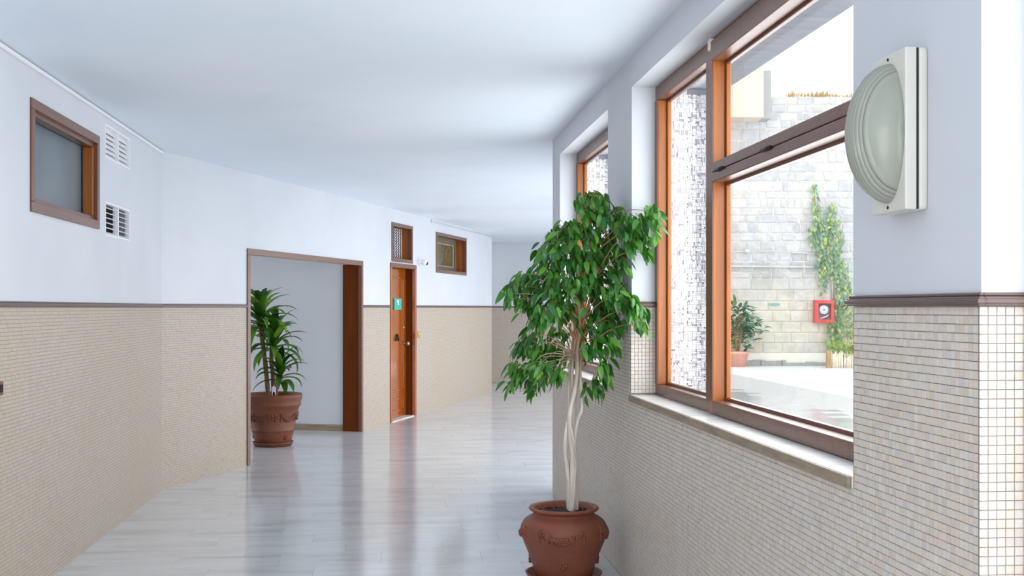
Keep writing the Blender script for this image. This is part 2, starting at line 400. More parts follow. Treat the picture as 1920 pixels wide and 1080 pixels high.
# ceiling (plane falls slightly towards the left wall)
d2r = D2; PR = Vector((RX, Y_END)); PR2 = PR + d2r * 15.5
ce = MB(); q = []
for (x, y, z) in [(LX - .3, Y_BACK, CE_L - 0.006), (RX + WT, Y_BACK, CE_R + .006), (RX + WT, Y_END, CE_R + .006), (P1.x - .3, P1.y, CE_L - .006), (P2.x, P2.y + .5, CE_L + .004), (PR2.x, PR2.y, CE_R),
                  (P1.x - .3, 25, CE_L), (PR2.x, 26, CE_R), (-7, 9.4, CE_L), (-7, 25, CE_L)]: q.append((x, y, z))
nq = len(q); vs = q + [(x, y, z + 0.2) for (x, y, z) in q]
fs = [(0, 3, 2, 1), (3, 4, 5, 2), (4, 6, 7, 5), (3, 8, 9, 6), (3, 6, 4)]
ce.add(vs, fs + [tuple(i + nq for i in reversed(f)) for f in fs] + [(0, 1, 1 + nq, nq), (1, 2, 2 + nq, 1 + nq), (2, 5, 5 + nq, 2 + nq), (3, 0, nq, 3 + nq), (8, 3, 3 + nq, 8 + nq)])
tag(ce.build('ceiling', M_CEIL), kind='structure')

# ---- wall_left : near straight part, with the high window and two vents
SL0 = 0.0 - Y_BACK
w3a, Y3 = on_left(56); w3b, _ = on_left(184)
v1a, _ = on_left(196.5); v1b, _ = on_left(242.5)
lx = lambda y: y - Y_BACK
holesL = [(lx(w3a), lx(w3b), 2.008, 2.605), (lx(v1a), lx(v1b), 2.493, 2.716), (lx(v1a), lx(v1b), 1.979, 2.203)]
def wall_left_mb():
    L = P1.y - Y_BACK; mb = MB(); x = 0
    xs = [0, holesL[0][0], holesL[0][1], holesL[1][0], holesL[1][1], L]
    mb.box(xs[0], xs[1], 0, .25, 0, HT)
    h = holesL[0]; mb.box(xs[1], xs[2], 0, .25, 0, h[2]); mb.box(xs[1], xs[2], 0, .25, h[3], HT); mb.box(xs[1], xs[2], .16, .25, h[2], h[3])
    mb.box(xs[2], xs[3], 0, .25, 0, HT)
    a, b = holesL[1], holesL[2]; mb.box(xs[3], xs[4], 0, .25, 0, b[2]); mb.box(xs[3], xs[4], 0, .25, b[3], a[2]); mb.box(xs[3], xs[4], 0, .25, a[3], HT)
    mb.box(xs[4], L, 0, .25, 0, HT); return mb
wall_left = tag(place(wall_left_mb().build('wall_left', M_MOS), (LX, Y_BACK, 0), PI / 2), kind='structure')

# ---- wall_left_far : bends right; passage opening, door, transom, high window
dw0, _ = on_seg2(462.5); dw1, _ = on_seg2(679.5)          # passage casing outer
dr0, YD = on_seg2(731); dr1, _ = on_seg2(779.5)
tr0, YT = on_seg2(733.8); tr1, _ = on_seg2(773)
wf0, YW = on_seg2(817); wf1, _ = on_seg2(874)
DWH, DRH = 2.065, 2.09
TH2 = 0.24
hs = [(dw0 + .012, dw1 - .012, 0, DWH - .012), (dr0 + .01, dr1 - .01, 0, DRH - .01), (wf0 + .01, wf1 - .01, 2.028, 2.612)]
mb = wall_boxes(L2, HT, TH2, hs)
# transom hole shares the door column: rebuild that strip
mb = MB()
def strip(a, b, zs):
    for (z0, z1) in zs: mb.box(a, b, 0, TH2, z0, z1)
strip(0, hs[0][0], [(0, HT)]); strip(hs[0][0], hs[0][1], [(hs[0][3], HT)]); strip(hs[0][1], hs[1][0], [(0, HT)])
strip(hs[1][0], tr0 + .01, [(hs[1][3], HT)]); strip(tr0 + .01, tr1 - .01, [(hs[1][3], 2.118), (2.608, HT)]); strip(tr1 - .01, hs[1][1], [(hs[1][3], HT)])
strip(hs[1][1], hs[2][0], [(0, HT)]); strip(hs[2][0], hs[2][1], [(0, hs[2][2]), (hs[2][3], HT)]); strip(hs[2][1], L2, [(0, HT)])
wall_lf = tag(place(mb.build('wall_left_far', M_MOS), (P1.x, P1.y, 0), A2), kind='structure')
def seg2_root(name, s, z=0, **k):
    p = P1 + D2 * s; return empty(name, (p.x, p.y, z), A2, **k)

# passage behind the opening (walls square to the far-left wall)
pw = MB(); pw.box(dw1 - .012, dw1 + .10, TH2, 5.5, 0, HT)
tag(place(pw.build('wall_passage_right', M_PAINT), (P1.x, P1.y, 0), A2), kind='structure')
pw = MB(); pw.box(dw0 - .25, dw0 + .012, TH2, 5.5, 0, HT)
tag(place(pw.build('wall_passage_left', M_PAINT), (P1.x, P1.y, 0), A2), kind='structure')
pw = MB(); pw.box(dw0 - .25, dw1 + .10, 5.5, 5.6, 0, HT)
tag(place(pw.build('wall_passage_back', M_PAINT), (P1.x, P1.y, 0), A2), kind='structure')
pw = MB(); pw.box(dw1 - .03, dw1 - .012, TH2, 5.5, 0, 0.075)
tag(place(pw.build('baseboard_passage', M_TRAV, bevel=.004), (P1.x, P1.y, 0), A2), kind='structure')
# room behind the door / transom / far window, kept dark
rb = MB(); rb.box(dr0 - .2, wf1 + .3, 1.4, 1.5, 0, HT); rb.box(dr0 - .2, dr0 - .1, TH2, 1.4, 0, HT); rb.box(wf1 + .2, wf1 + .3, TH2, 1.4, 0, HT)
tag(place(rb.build('wall_store_back', M_PAINT), (P1.x, P1.y, 0), A2), kind='structure')

# ---- wall_far and the corner beyond the near window wall
fx, fy = rot2(-1.2, 22.5)
fwl = MB(); fwl.box(0, 4.28, 0, .2, 0, HT)
tag(place(fwl.build('wall_far', M_MOS), (fx, fy, 0), -TH), kind='structure')
tag(place(MB().box(L2 - .2, L2, TH2, 4, 0, HT).build('wall_return', M_PAINT), (P1.x, P1.y, 0), A2), kind='structure')
# right-hand wall after the bend: posts and a glazed entrance let daylight in (local x runs back towards the corner)
wr2 = MB(); Lr = 13.0
for (a, b) in ((0, 0.35), (4.9, 5.3), (9.7, 10.1), (12.6, 13.0)): wr2.box(a, b, -.25, 0, 0, HT)
wr2.box(0, Lr, -.25, 0, 2.55, HT)
tag(place(wr2.build('wall_right_far', M_PAINT), (PR.x + .08, PR.y + .02, 0), A2), kind='structure')

# ---- wall_right : window wall, plaster over a mosaic dado
wr = MB()
x0, x1 = RX, RX + WT
ys = [Y_BACK, WIN0[0], WIN0[1], WIN1[0], WIN1[1], WIN2[0], WIN2[1], Y_END]
for i in range(7):
    a, b = ys[i], ys[i + 1]
    if i % 2 == 0: wr.box(x0, x1, a, b, 0, HT)
    else:
        if i > 1: wr.box(x0, x1, a, b, 0, SILL - .035)
        wr.box(x0, x1, a, b, SOFF, HT)
wall_right = tag(wr.build('wall_right', M_GROUT), kind='structure')
# mosaic tiles
PT = 0.02; TS = 0.0092; TK = 0.0018
tiles = []        # (center, kind)  kind 0: on face x=RX ; 1: on reveal facing -y
z_top = RAIL_Z
rows = int(z_top / PT)
zoff = z_top - rows * PT
ncol = int((Y_END - 0.0) / PT)
for c_ in range(ncol):
    y = Y_END - PT * (c_ + .5)
    if y < 1.9: continue
    for r in range(rows):
        z = zoff + PT * (r + .5)
        inw = any(w[0] - .004 < y < w[1] + .004 for w in (WIN0, WIN1, WIN2)) and (z > SILL - .04 or y < WIN0[1] + .004)
        if not inw: tiles.append((RX, y, z, 0))
for w in (WIN0, WIN1, WIN2):
    for j in range(7):
        for r in range(rows):
            z = zoff + PT * (r + .5)
            if z > SILL + .004 or w is WIN0: tiles.append((RX + PT * (j + .35) - .0025, w[1], z, 1))
def visible_size(tl):
    x, y, z, k = tl; Yc = fwd(x, y); Xc = x * ct - y * st; px = 960 + F * Xc / Yc; py = HORIZ + F * (EYE - z) / Yc
    if not (0 < px < 1918 and 0 < py < 1078): return 0
    return (F / Yc) ** 2 * (0.97 if k == 1 else 0.45)
tiles.sort(key=lambda q: -visible_size(q))
def tile_verts(k, jit):
    h = TS; a, b, c, d = jit
    if k == 0: return [(0.0005, -h, -h), (0.0005, h, -h), (0.0005, h, h), (0.0005, -h, h), (-TK + a, -h * .96, -h * .96), (-TK + b, h * .96, -h * .96), (-TK + c, h * .96, h * .96), (-TK + d, -h * .96, h * .96)]
    return [(-h, 0.0005, -h), (h, 0.0005, -h), (h, 0.0005, h), (-h, 0.0005, h), (-h * .96, -TK + a, -h * .96), (h * .96, -TK + b, -h * .96), (h * .96, -TK + c, h * .96), (-h * .96, -TK + d, h * .96)]
TF0 = [(4, 7, 6, 5), (0, 4, 5, 1), (1, 5, 6, 2), (2, 6, 7, 3), (3, 7, 4, 0)]
TF1 = [(4, 5, 6, 7), (0, 1, 5, 4), (1, 2, 6, 5), (2, 3, 7, 6), (3, 0, 4, 7)]
tile_mesh = {0: [], 1: []}
for k in (0, 1):
    for i in range(16):
        m_ = MB(); m_.add(tile_verts(k, rng.uniform(-.0005, .0005, 4)), TF0 if k == 0 else TF1); me = m_.mesh('tile', M_TILE); tone_attr(me, [rng.random()] * 5); tile_mesh[k].append(me)
for (x, y, z, k) in tiles[:300]:
    o = bpy.data.objects.new('tile', random.choice(tile_mesh[k])); C.objects.link(o); o.parent = wall_right
    o.location = (x, y, z)
V = []; FF = []; tones = []
for (x, y, z, k) in tiles[300:]:
    b = len(V); jy, jz = rng.uniform(-.0004, .0004, 2)
    for p in tile_verts(k, rng.uniform(-.0005, .0005, 4)): V.append((x + p[0], y + p[1] + (jy if k == 0 else 0), z + p[2] + jz))
    for f in (TF0 if k == 0 else TF1): FF.append(tuple(b + i for i in f))
    tones.extend([rng.random()] * 5)
me = bpy.data.meshes.new('mosaic_tiles'); me.from_pydata(V, [], FF); me.materials.append(M_TILE); tone_attr(me, tones)
o = bpy.data.objects.new('mosaic_tiles', me); C.objects.link(o); o.parent = wall_right; tag(o, kind='stuff')

# ---- chair rails
def rail_profile(mb, x0, x1, d=1):   # local: x along, y<0 towards the room
    mb.box(x0, x1, -.012, .002, RAIL_Z, RAIL_Z + .022); mb.box(x0, x1, -.017, .002, RAIL_Z + .005, RAIL_Z + .017); mb.box(x0, x1, -.009, .002, RAIL_Z + .022, RAIL_Z + .03)
m_ = MB(); rail_profile(m_, 0, P1.y - Y_BACK)
tag(place(m_.build('trim_1', M_RAIL, bevel=.003), (LX, Y_BACK, 0), PI / 2), kind='structure')
m_ = MB()
for a, b in ((0, dw0), (dw1, dr0), (dr1, L2)): rail_profile(m_, a, b)
tag(place(m_.build('trim_2', M_RAIL, bevel=.003), (P1.x, P1.y, 0), A2), kind='structure')
m_ = MB(); rail_profile(m_, 0, 4.28); tag(place(m_.build('trim_3', M_RAIL), (fx, fy, 0), -TH), kind='structure')
n_ = 4
for a, b in ((WIN0[1], WIN1[0]), (WIN1[1], WIN2[0]), (WIN2[1], Y_END)):
    m_ = MB()
    for (z0, z1, e) in ((0, .022, .014), (.005, .017, .019), (.022, .03, .010)):
        m_.box(RX - e, RX + .002, a - e, b + e, RAIL_Z + z0, RAIL_Z + z1)             # on the wall face
        m_.box(RX, RX + .125, a - e, a + .002, RAIL_Z + z0, RAIL_Z + z1)               # round the corner on the reveal facing the camera
        m_.box(RX, RX + .125, b - .002, b + e, RAIL_Z + z0, RAIL_Z + z1)
    tag(m_.build('trim_%d' % n_, M_RAIL, bevel=.003), kind='structure'); n_ += 1

# ------------------------------------------------------------------ windows in the right wall
FX = 1.385
def rbox(root, name, mat, x0, x1, y0, y1, z0, z1, bev=.004):
    return MB().box(x0, x1, y0, y1, z0, z1).build(name, mat, root, bevel=bev)
def window_right(name, y0, y1, mull, trans, door=False):
    """y0 near end, y1 far end"""
    root = tag(empty(name, (0, 0, 0)), kind='structure')
    zb, zt = SILL, SOFF; X0, X1 = FX, FX + .048
    if door: zb = .02
    else:
        s_ = MB(); s_.box(RX - .004, RX + WT + .03, y0 + .001, y1 - .001, zb - .035, zb); s_.build('sill', M_SILL, root, bevel=.003)
        s_ = MB(); s_.box(RX - .016, RX - .004, y0 + .001, y1 + .012, zb - .035, zb - .001); s_.build('sill_shaded_edge', M_TRAV, root, bevel=.003)  # stained front edge, its shade on the corridor side put into the darker colour
    rbox(root, 'bottom_rail', M_WOODC, X0, X1, y0, y1, zb, zb + .057)
    rbox(root, 'head_rail', M_WOODC, X0, X1, y0, y1, zt - .078, zt)
    rbox(root, 'far_stile', M_WOODV, X0, X1, y1 - .062, y1, zb + .057, zt - .078)
    rbox(root, 'stile_shade_strip', M_WOODCV, X0 - .003, X0, y1 - .062, y1, zb + .057, zt - .078, 0)  # thin strip: backlit shade of the inner face painted as browner wood
    rbox(root, 'near_stile', M_WOODV, X0, X1, y0, y0 + .062, zb + .057, zt - .078)
    def beads(a, b, z0, z1):
        rbox(root, 'glazing_bead', M_WOODV, X1, X1 + .02, b - .018, b + .03, z0 - .02, z1 + .02, .003)
        rbox(root, 'glazing_bead', M_WOODV, X1, X1 + .02, a - .03, a + .018, z0 - .02, z1 + .02, .003)
        rbox(root, 'glazing_bead', M_WOODC, X1, X1 + .02, a + .018, b - .018, z0 - .03, z0 + .014, .003)
        rbox(root, 'glazing_bead', M_WOODC, X1, X1 + .02, a + .018, b - .018, z1 - .014, z1 + .03, .003)
        p_ = rbox(root, 'glass_pane', M_GLASS, X1 + .006, X1 + .012, a + .018, b - .018, z0 + .014, z1 - .014, 0)
    if mull:
        m0, m1 = mull
        mid = m0 + .056
        rbox(root, 'mullion', M_WOODV, X0, X1, mid + .004, m1, zb + .057, zt - .078)
        rbox(root, 'sash_stile', M_WOODV, X0 - .008, X1, m0, mid, zb + .0, zt - .05)
        rbox(root, 'mullion_shade_strip', M_WOODCV, X0 - .003, X0, mid + .004, m1, zb + .057, zt - .078, 0)  # added brown strip carries the backlit shade of the mullion front
        rbox(root, 'sash_shade_strip', M_WOODCV, X0 - .011, X0 - .008, m0, mid, zb + .06, zt - .05, 0)  # same backlit shade, painted on the sash stile
        rbox(root, 'sash_rail', M_WOODC, X0 - .018, X1, y0 + .01, m0 + .0, zt - .105, zt - .02)
        rbox(root, 'bottom_sash_rail', M_WOODC, X0 - .012, X1, y0 + .01, m0, zb + .002, zb + .06)
        rbox(root, 'sash_stile', M_WOODV, X0 - .012, X1, y0 + .01, y0 + .08, zb + .06, zt - .105)
        rbox(root, 'plaster_lump', M_CANE, X0 - .02, X0 + .02, m0 + .005, m0 + .045, zt - .055, zt - .002, .006)
        t0, t1 = trans
        rbox(root, 'transom_lower_rail', M_WOODC, X0 - .014, X1, y0 + .08, m0, t0, (t0 + t1) / 2 - .002)
        rbox(root, 'transom_upper_rail', M_WOODC, X0 - .012, X1, y0 + .08, m0, (t0 + t1) / 2 + .001, t1)
        for yy in (4.63, 4.03):
            h_ = MB(); h_.tube([(X0 - .02, yy - .05, (t0 + t1) / 2), (X0 - .02, yy + .05, (t0 + t1) / 2)], .007, 8); h_.build('hinge', M_IRON, root)
        beads(m1, y1 - .062, zb + .057, zt - .078)
        beads(y0 + .08, m0, zb + .06, t0); beads(y0 + .08, m0, t1, zt - .105)
    else:
        beads(y0 + .062, y1 - .062, zb + .057, zt - .078)
    return root
window_right('window_1', WIN1[0], WIN1[1], (4.765, 4.89), (2.045, 2.132))
window_right('window_2', WIN2[0], WIN2[1], None, None)
window_right('window_3', WIN0[0], WIN0[1], None, None, True)

# ------------------------------------------------------------------ outside the windows: slab and stone fins
XO = 1.775
o = MB().box(RX + WT, XO, Y_BACK, 9.1, SOFF - .002, SOFF + .25).build('trim_overhang', M_CONC); tag(o, kind='structure')
def fin(name, y0, y1):
    XF = XO - .02
    root = tag(MB().box(RX + WT, XF, y0 + .001, y1, -.1, SOFF - .004).build(name, M_SPLITBED), kind='structure')
    mb = MB(); tn = []; cs = .024
    def cell(o_, ux, uz, nrm, w_):
        horiz = random.random() < .5; nst = random.choice((2, 3, 3)); sp = cs / nst
        for q in range(nst):
            h = random.uniform(.002, .007); g = .0008
            a0, a1 = (g, cs - g); b0, b1 = q * sp + g, (q + 1) * sp - g
            if random.random() < .12: a1 *= .7
            if horiz: (u0, u1, v0, v1) = (a0, a1, b0, b1)
            else: (u0, u1, v0, v1) = (b0, b1, a0, a1)
            pts = []
            for hh in (0, h):
                for (u, v) in ((u0, v0), (u1, v0), (u1, v1), (u0, v1)): pts.append(o_ + ux * u + uz * v + nrm * hh)
            mb.add(pts, [(4, 5, 6, 7), (0, 1, 5, 4), (1, 2, 6, 5), (2, 3, 7, 6), (3, 0, 4, 7)]); tn.extend([random.random()] * 5)
    Z = Vector((0, 0, 1))
    nx = 12
    for i in range(nx):
        for j in range(int((SOFF - .85) / cs)):
            cell(Vector((XF - (i + 1) * cs, y0, .82 + j * cs)), Vector((1, 0, 0)), Z, Vector((0, -1, 0)), cs)
    for i in range(int((y1 - y0) / cs)):
        for j in range(int((SOFF - .85) / cs)):
            cell(Vector((XF, y0 + i * cs, .82 + j * cs)), Vector((0, 1, 0)), Z, Vector((1, 0, 0)), cs)
    c_ = mb.build('split_stone_facing', M_SPLIT, root); tone_attr(c_.data, tn); tag(c_, kind='stuff')
fin('trim_fin_near', WIN1[1], 6.45); fin('trim_fin_far', WIN2[1], 9.0)

# ------------------------------------------------------------------ courtyard
gr = MB(); gr.box(RX + WT, 40, -8, 8.9, -.22, -.1); gr.box(7.6, 40, 8.9, 40, -.22, -.1)
gr.box(-12, RX + WT, -20, -2.2, -.22, -.1); gr.box(-12, 7.6, 25, 40, -.22, -.1)
tag(gr.build('ground', M_PAVE), kind='structure')
YC = 31.0; SCL = F / YC
cwx, cwy = rot2(0, YC)
def cy_x(px): return (px - 960) / SCL
def cy_z(py): return EYE + (HORIZ - py) / SCL
cw = MB(); cw.box(2.0, 24, 0, .8, -.1, 7.35)
court = tag(place(cw.build('wall_courtyard', M_MORTAR), (cwx, cwy, 0), -TH), kind='structure')
stones = []
z = -.1 + .35
zi = 0
while z < 7.35:
    hgt = random.uniform(.16, .34) if z > 2.2 else random.uniform(.26, .32)
    x = 2.0 + random.uniform(0, .2)
    while x < 23.7:
        wd = random.uniform(.16, .52) if z > 2.2 else random.uniform(.4, .6)
        stones.append((x, x + wd, z, min(z + hgt, 7.34), z > 2.2)); x += wd
    z += hgt
def stone_pts(w, h, rough_):
    g = .006; pts = []; n = 12; q_ = 1.45 if rough_ else 2.4
    for layer, (ins, dep) in enumerate(((0, .02), (.0, -.008), (.025, -.022))):
        for k in range(n):
            a = 2 * PI * (k + .5) / n
            cxx = math.copysign(min(1, abs(math.cos(a)) * q_), math.cos(a)); czz = math.copysign(min(1, abs(math.sin(a)) * q_), math.sin(a))
            pts.append([(w / 2 - g - ins) * cxx, dep, (h / 2 - g - ins) * czz])
    if rough_:
        jit = rng.uniform(-.075, .02, (n, 2))
        for L_ in range(3):
            for k in range(n):
                p = pts[L_ * n + k]; p[0] *= 1 + jit[k, 0] * 2.2; p[2] *= 1 + jit[k, 1] * 2.2
                if L_ == 2: p[1] += rng.uniform(-.008, .006)
    fs = [tuple(2 * n + k for k in range(n))]
    for L_ in range(2):
        for k in range(n): k2 = (k + 1) % n; fs.append((L_ * n + k, L_ * n + k2, (L_ + 1) * n + k2, (L_ + 1) * n + k))
    return pts, fs
vx0, vx1 = cy_x(1352), cy_x(1606)
vis = [s for s in stones if vx0 - .15 < (s[0] + s[1]) / 2 < vx1 + .1]; inv = [s for s in stones if s not in vis]
vis.sort(key=lambda s: -(s[1] - s[0]) * (s[3] - s[2])); inv = inv + vis[300:]; vis = vis[:300]
for (a, b, z0, z1, rg) in vis:
    p_, f_ = stone_pts(b - a, z1 - z0, rg); m_ = MB(); m_.add(p_, f_); o = m_.build('stone', M_STONE, court); o.location = ((a + b) / 2, 0, (z0 + z1) / 2)
m_ = MB(); tn = []
for (a, b, z0, z1, rg) in inv:
    p_, f_ = stone_pts(b - a, z1 - z0, rg); m_.add([(p[0] + (a + b) / 2, p[1], p[2] + (z0 + z1) / 2) for p in p_], f_); tn.extend([random.random()] * len(f_))
o = m_.build('rubble_masonry', M_STONE, court); tone_attr(o.data, tn); tag(o, kind='stuff')
# plinth: rendered strip with a rough dark foot
m_ = MB(); m_.box(2, 24, -.05, 0, -.1, .25); m_.build('plinth', M_RENDER, court, bevel=.01)
m_ = MB()
x = 2.2
while x < 20:
    w_ = random.uniform(.1, .3); m_.box(x, x + w_, -.05 - random.uniform(.04, .12), -.045, -.1, -.1 + random.uniform(.08, .17)); x += w_
o = m_.build('foot_stones', M_GREYR, court, bevel=.01); tag(o, kind='stuff')
# mark of teal paint on a stone
m_ = MB(); m_.add([(cy_x(1438), -.047, cy_z(570)), (cy_x(1446), -.047, cy_z(573)), (cy_x(1462), -.047, cy_z(572)), (cy_x(1461), -.047, cy_z(569)), (cy_x(1447), -.047, cy_z(568))], [(0, 1, 2, 3, 4)])
m_.add([(v[0], v[1] + .02, v[2]) for v in m_.v], [(4, 3, 2, 1, 0)]); m_.build('paint_mark', plain('faded_teal', lin(130, 176, 180), .9), court)
# upper terrace wall behind the ledge, and the sky above it
m_ = MB(); m_.box(2, 24, .75, 1.1, 7.3, 9.1); tag(place(m_.build('wall_terrace', M_RENDER), (cwx, cwy, 0), -TH), kind='structure')
# beige bay high on the wall
def croot(name, px, py_foot, off=0.0, **k):
    x, y = rot2(cy_x(px), YC - off); return empty(name, (x, y, 0 if py_foot is None else cy_z(py_foot)), -TH, **k)
bay = croot('wall_bay', 1390, 230); tag(bay, kind='structure')
m_ = MB(); m_.box(-1.6, .42, -.9, .05, 0, 1.45); m_.build('bay_body', M_BEIGE, bay, bevel=.01)
m_ = MB(); m_.box(.42, .70, -.55, .05, .02, 1.33); m_.build('side_return', M_GREYR, bay, bevel=.01)
m_ = MB(); m_.box(-1.6, .43, -.91, .05, 1.45, 1.50); m_.build('bay_cap', M_RENDER, bay, bevel=.01)
# dry tufts on the ledge
m_ = MB()
for i in range(320):
    x = random.uniform(cy_x(1478), cy_x(1640)); b_ = Vector((x, random.uniform(-.1, .4), 7.33)); ln = random.uniform(.06, .2) * (1.2 if x < cy_x(1560) else .7)
    dx, dy = random.uniform(-.09, .09), random.uniform(-.12, .04); w_ = random.uniform(.008, .02)
    m_.add([b_ + Vector((-w_, 0, 0)), b_ + Vector((w_, 0, 0)), b_ + Vector((dx, dy, ln))], [(0, 1, 2)])
o = place(m_.build('dry_grass', M_DRY), (cwx, cwy, 0), -TH); tag(o, 'dry brown grass tufts along the ledge of the courtyard wall', 'grass', kind='stuff')
# pipes and cable on the courtyard wall
def cpath(pts, off=.08): return [(cy_x(a), -off, cy_z(b)) for a, b in pts]
m_ = MB(); m_.tube(cpath([(1290, 499), (1420, 500), (1556, 501)]), .028, 8); m_.tube(cpath([(1556, 501), (1559, 503), (1559, 561)]), .024, 8)
o = place(m_.build('water_pipe', M_PIPE), (cwx, cwy, 0), -TH); tag(o, 'pale horizontal water pipe with a drop to the red cabinet', 'pipe')
m_ = MB(); m_.tube(cpath([(1290, 474), (1400, 472), (1460, 471), (1520, 476), (1570, 484), (1640, 480)]), .016, 6); m_.ball((cy_x(1400), -.09, cy_z(471)), .07, .04, .06)
o = place(m_.build('wall_cable', M_PIPE), (cwx, cwy, 0), -TH); tag(o, 'sagging pale cable strung across the stone wall above the pipe', 'cable')
# red fire hose cabinet
hb = croot('hose_cabinet', 1541, 605, .05); tag(hb, 'red fire hose cabinet with white reel behind glass on stone wall', 'cabinet')
W_, H_ = .26, .62
m_ = MB(); m_.box(-W_, W_, -.02, .02, 0, H_)
m_.box(-W_, -W_ + .06, -.22, 0, 0, H_); m_.box(W_ - .06, W_, -.22, 0, 0, H_); m_.box(-W_ + .06, W_ - .06, -.22, 0, 0, .06); m_.box(-W_ + .06, W_ - .06, -.22, 0, H_ - .06, H_)
m_.build('cabinet_case', M_RED, hb, bevel=.006)
d_ = MB(); d_.box(-W_, -W_ + .09, -.24, -.221, 0, H_); d_.box(W_ - .09, W_, -.24, -.221, 0, H_); d_.box(-W_ + .09, W_ - .09, -.24, -.221, 0, .09); d_.box(-W_ + .09, W_ - .09, -.24, -.221, H_ - .09, H_)
d_.build('door_frame', M_RED, hb, bevel=.004)
MB().box(-W_ + .06, W_ - .06, -.03, -.021, .06, H_ - .06).build('back_panel', M_GREYR, hb)
Rx = Matrix.Translation((.0, -.12, .36)) @ Matrix.Rotation(PI / 2, 4, 'X')
r_ = MB(); r_.lathe([(.03, -.05), (.12, -.05), (.13, -.03), (.13, .03), (.12, .05), (.03, .05)], 24, Rx); r_.build('hose_reel', M_PLASTICW, hb)
r_ = MB(); r_.lathe([(.02, -.07), (.028, .06), (.0, .065)], 12, Rx); r_.build('reel_hub', M_GREYR, hb)
h_ = MB(); h_.tube([(-.12, -.08, .1), (0, -.1, .14), (.1, -.1, .18), (.13, -.1, .22)], .025, 8); h_.build('hose', M_PLASTICW, hb)
MB().box(-W_ + .09, W_ - .09, -.232, -.228, .09, H_ - .09).build('glass_pane', M_GLASS, hb)
# lantern
ln = croot('wall_lantern', 1582, 580, .02); tag(ln, 'small black wall lantern among the ivy right of the red cabinet', 'lantern')
m_ = MB(); m_.box(-.03, .03, -.02, .03, .02, .16); m_.tube([(0, -.02, .13), (0, -.12, .15), (0, -.16, .12)], .012, 6); m_.build('bracket', M_IRON, ln)
m_ = MB(); m_.lathe([(.03, 0), (.06, .06), (.065, .10), (.02, .13)], 8, Matrix.Translation((0, -.16, 0))); m_.build('lantern_body', M_IRON, ln)

def leaf_mesh(name, mat, L, Wd, droop, tone, fold=.25, n=5):
    vs = []; fs = []
    for i in range(n + 1):
        t_ = i / n; w = Wd * .5 * 1.75 * (t_ ** .55) * ((1 - t_) ** .85) if 0 < i < n else 0.0
        y = L * t_; z = -droop * L * t_ * t_
        vs += [(-w, y, z + w * fold), (0, y, z), (w, y, z + w * fold)]
    for i in range(n):
        a = i * 3; b = a + 3
        fs += [(a, a + 1, b + 1, b), (a + 1, a + 2, b + 2, b + 1)]
    me = bpy.data.meshes.new(name); me.from_pydata(vs, [], fs)
    bm = bmesh.new(); bm.from_mesh(me); bmesh.ops.remove_doubles(bm, verts=bm.verts, dist=1e-6); bm.to_mesh(me); bm.free()
    me.materials.append(mat); tone_attr(me, [tone] * len(me.polygons)); me.polygons.foreach_set('use_smooth', [True] * len(me.polygons)); return me
def join_leaves(name, meshes, mats, parent, mat, kind='stuff'):
    V = []; FF = []; tn = []
    for me, M in zip(meshes, mats):
        b = len(V); V += [tuple(M @ v.co) for v in me.vertices]
        FF += [tuple(b + i for i in p.vertices) for p in me.polygons]; tn += [random.random()] * len(me.polygons)
    m2 = bpy.data.meshes.new(name); m2.from_pydata(V, [], FF); m2.materials.append(mat); tone_attr(m2, tn)
    m2.polygons.foreach_set('use_smooth', [True] * len(FF))
    o = bpy.data.objects.new(name, m2); C.objects.link(o); o.parent = parent
    if kind: o['kind'] = kind
    return o
def leaf_matrix(p, d, size=1.0, roll=0.0):
    d = Vector(d).normalized(); q = d.to_track_quat('Y', 'Z')
    return Matrix.Translation(p) @ q.to_matrix().to_4x4() @ Matrix.Rotation(roll, 4, 'Y') @ Matrix.Scale(size, 4)

# ivy
ivr = empty('climbing_ivy', (cwx, cwy, 0), -TH); tag(ivr, 'climbing ivy with yellow tips on the stone wall above the cane planter', 'ivy')
iv_mesh = [leaf_mesh('ivy_leaf', M_IVY, .12, .11, .2, 0, .15, 4) for _ in range(2)]
blobs = [((1524, 352), (5, 12), 14), ((1527, 380), (7, 18), 28), ((1530, 405), (8, 18), 30), ((1545, 425), (22, 22), 100), ((1530, 440), (18, 24), 90), ((1557, 400), (9, 20), 36), ((1548, 468), (22, 24), 120), ((1568, 460), (10, 50), 80),
         ((1545, 500), (20, 18), 70), ((1572, 515), (16, 28), 90), ((1540, 530), (9, 22), 36), ((1580, 545), (16, 26), 100), ((1572, 575), (12, 22), 70), ((1565, 615), (14, 26), 110), ((1560, 640), (16, 14), 60), ((1592, 600), (10, 30), 40)]
ms, Ms = [], []
for (c_, r_, n_) in blobs:
    for i in range(n_):
        a = random.uniform(0, 2 * PI); q = math.sqrt(random.random())
        p = Vector((cy_x(c_[0] + r_[0] * q * math.cos(a)), -random.uniform(.06, .22), cy_z(c_[1] + r_[1] * q * math.sin(a))))
        ms.append(random.choice(iv_mesh)); Ms.append(leaf_matrix(p, (random.uniform(-.6, .6), -.55, -.8), random.uniform(.7, 1.25), random.uniform(-.5, .5)))
join_leaves('ivy_leaves', ms, Ms, ivr, M_IVY)
m_ = MB()
for pts in ([(1562, 655), (1566, 600), (1575, 550), (1570, 500), (1548, 450), (1530, 400), (1524, 348)], [(1566, 600), (1560, 540), (1552, 470), (1557, 385)]):
    m_.tube(smooth_path(cpath(pts, .07), 3), .014, 6)
m_.build('stem', M_DRY, ivr)
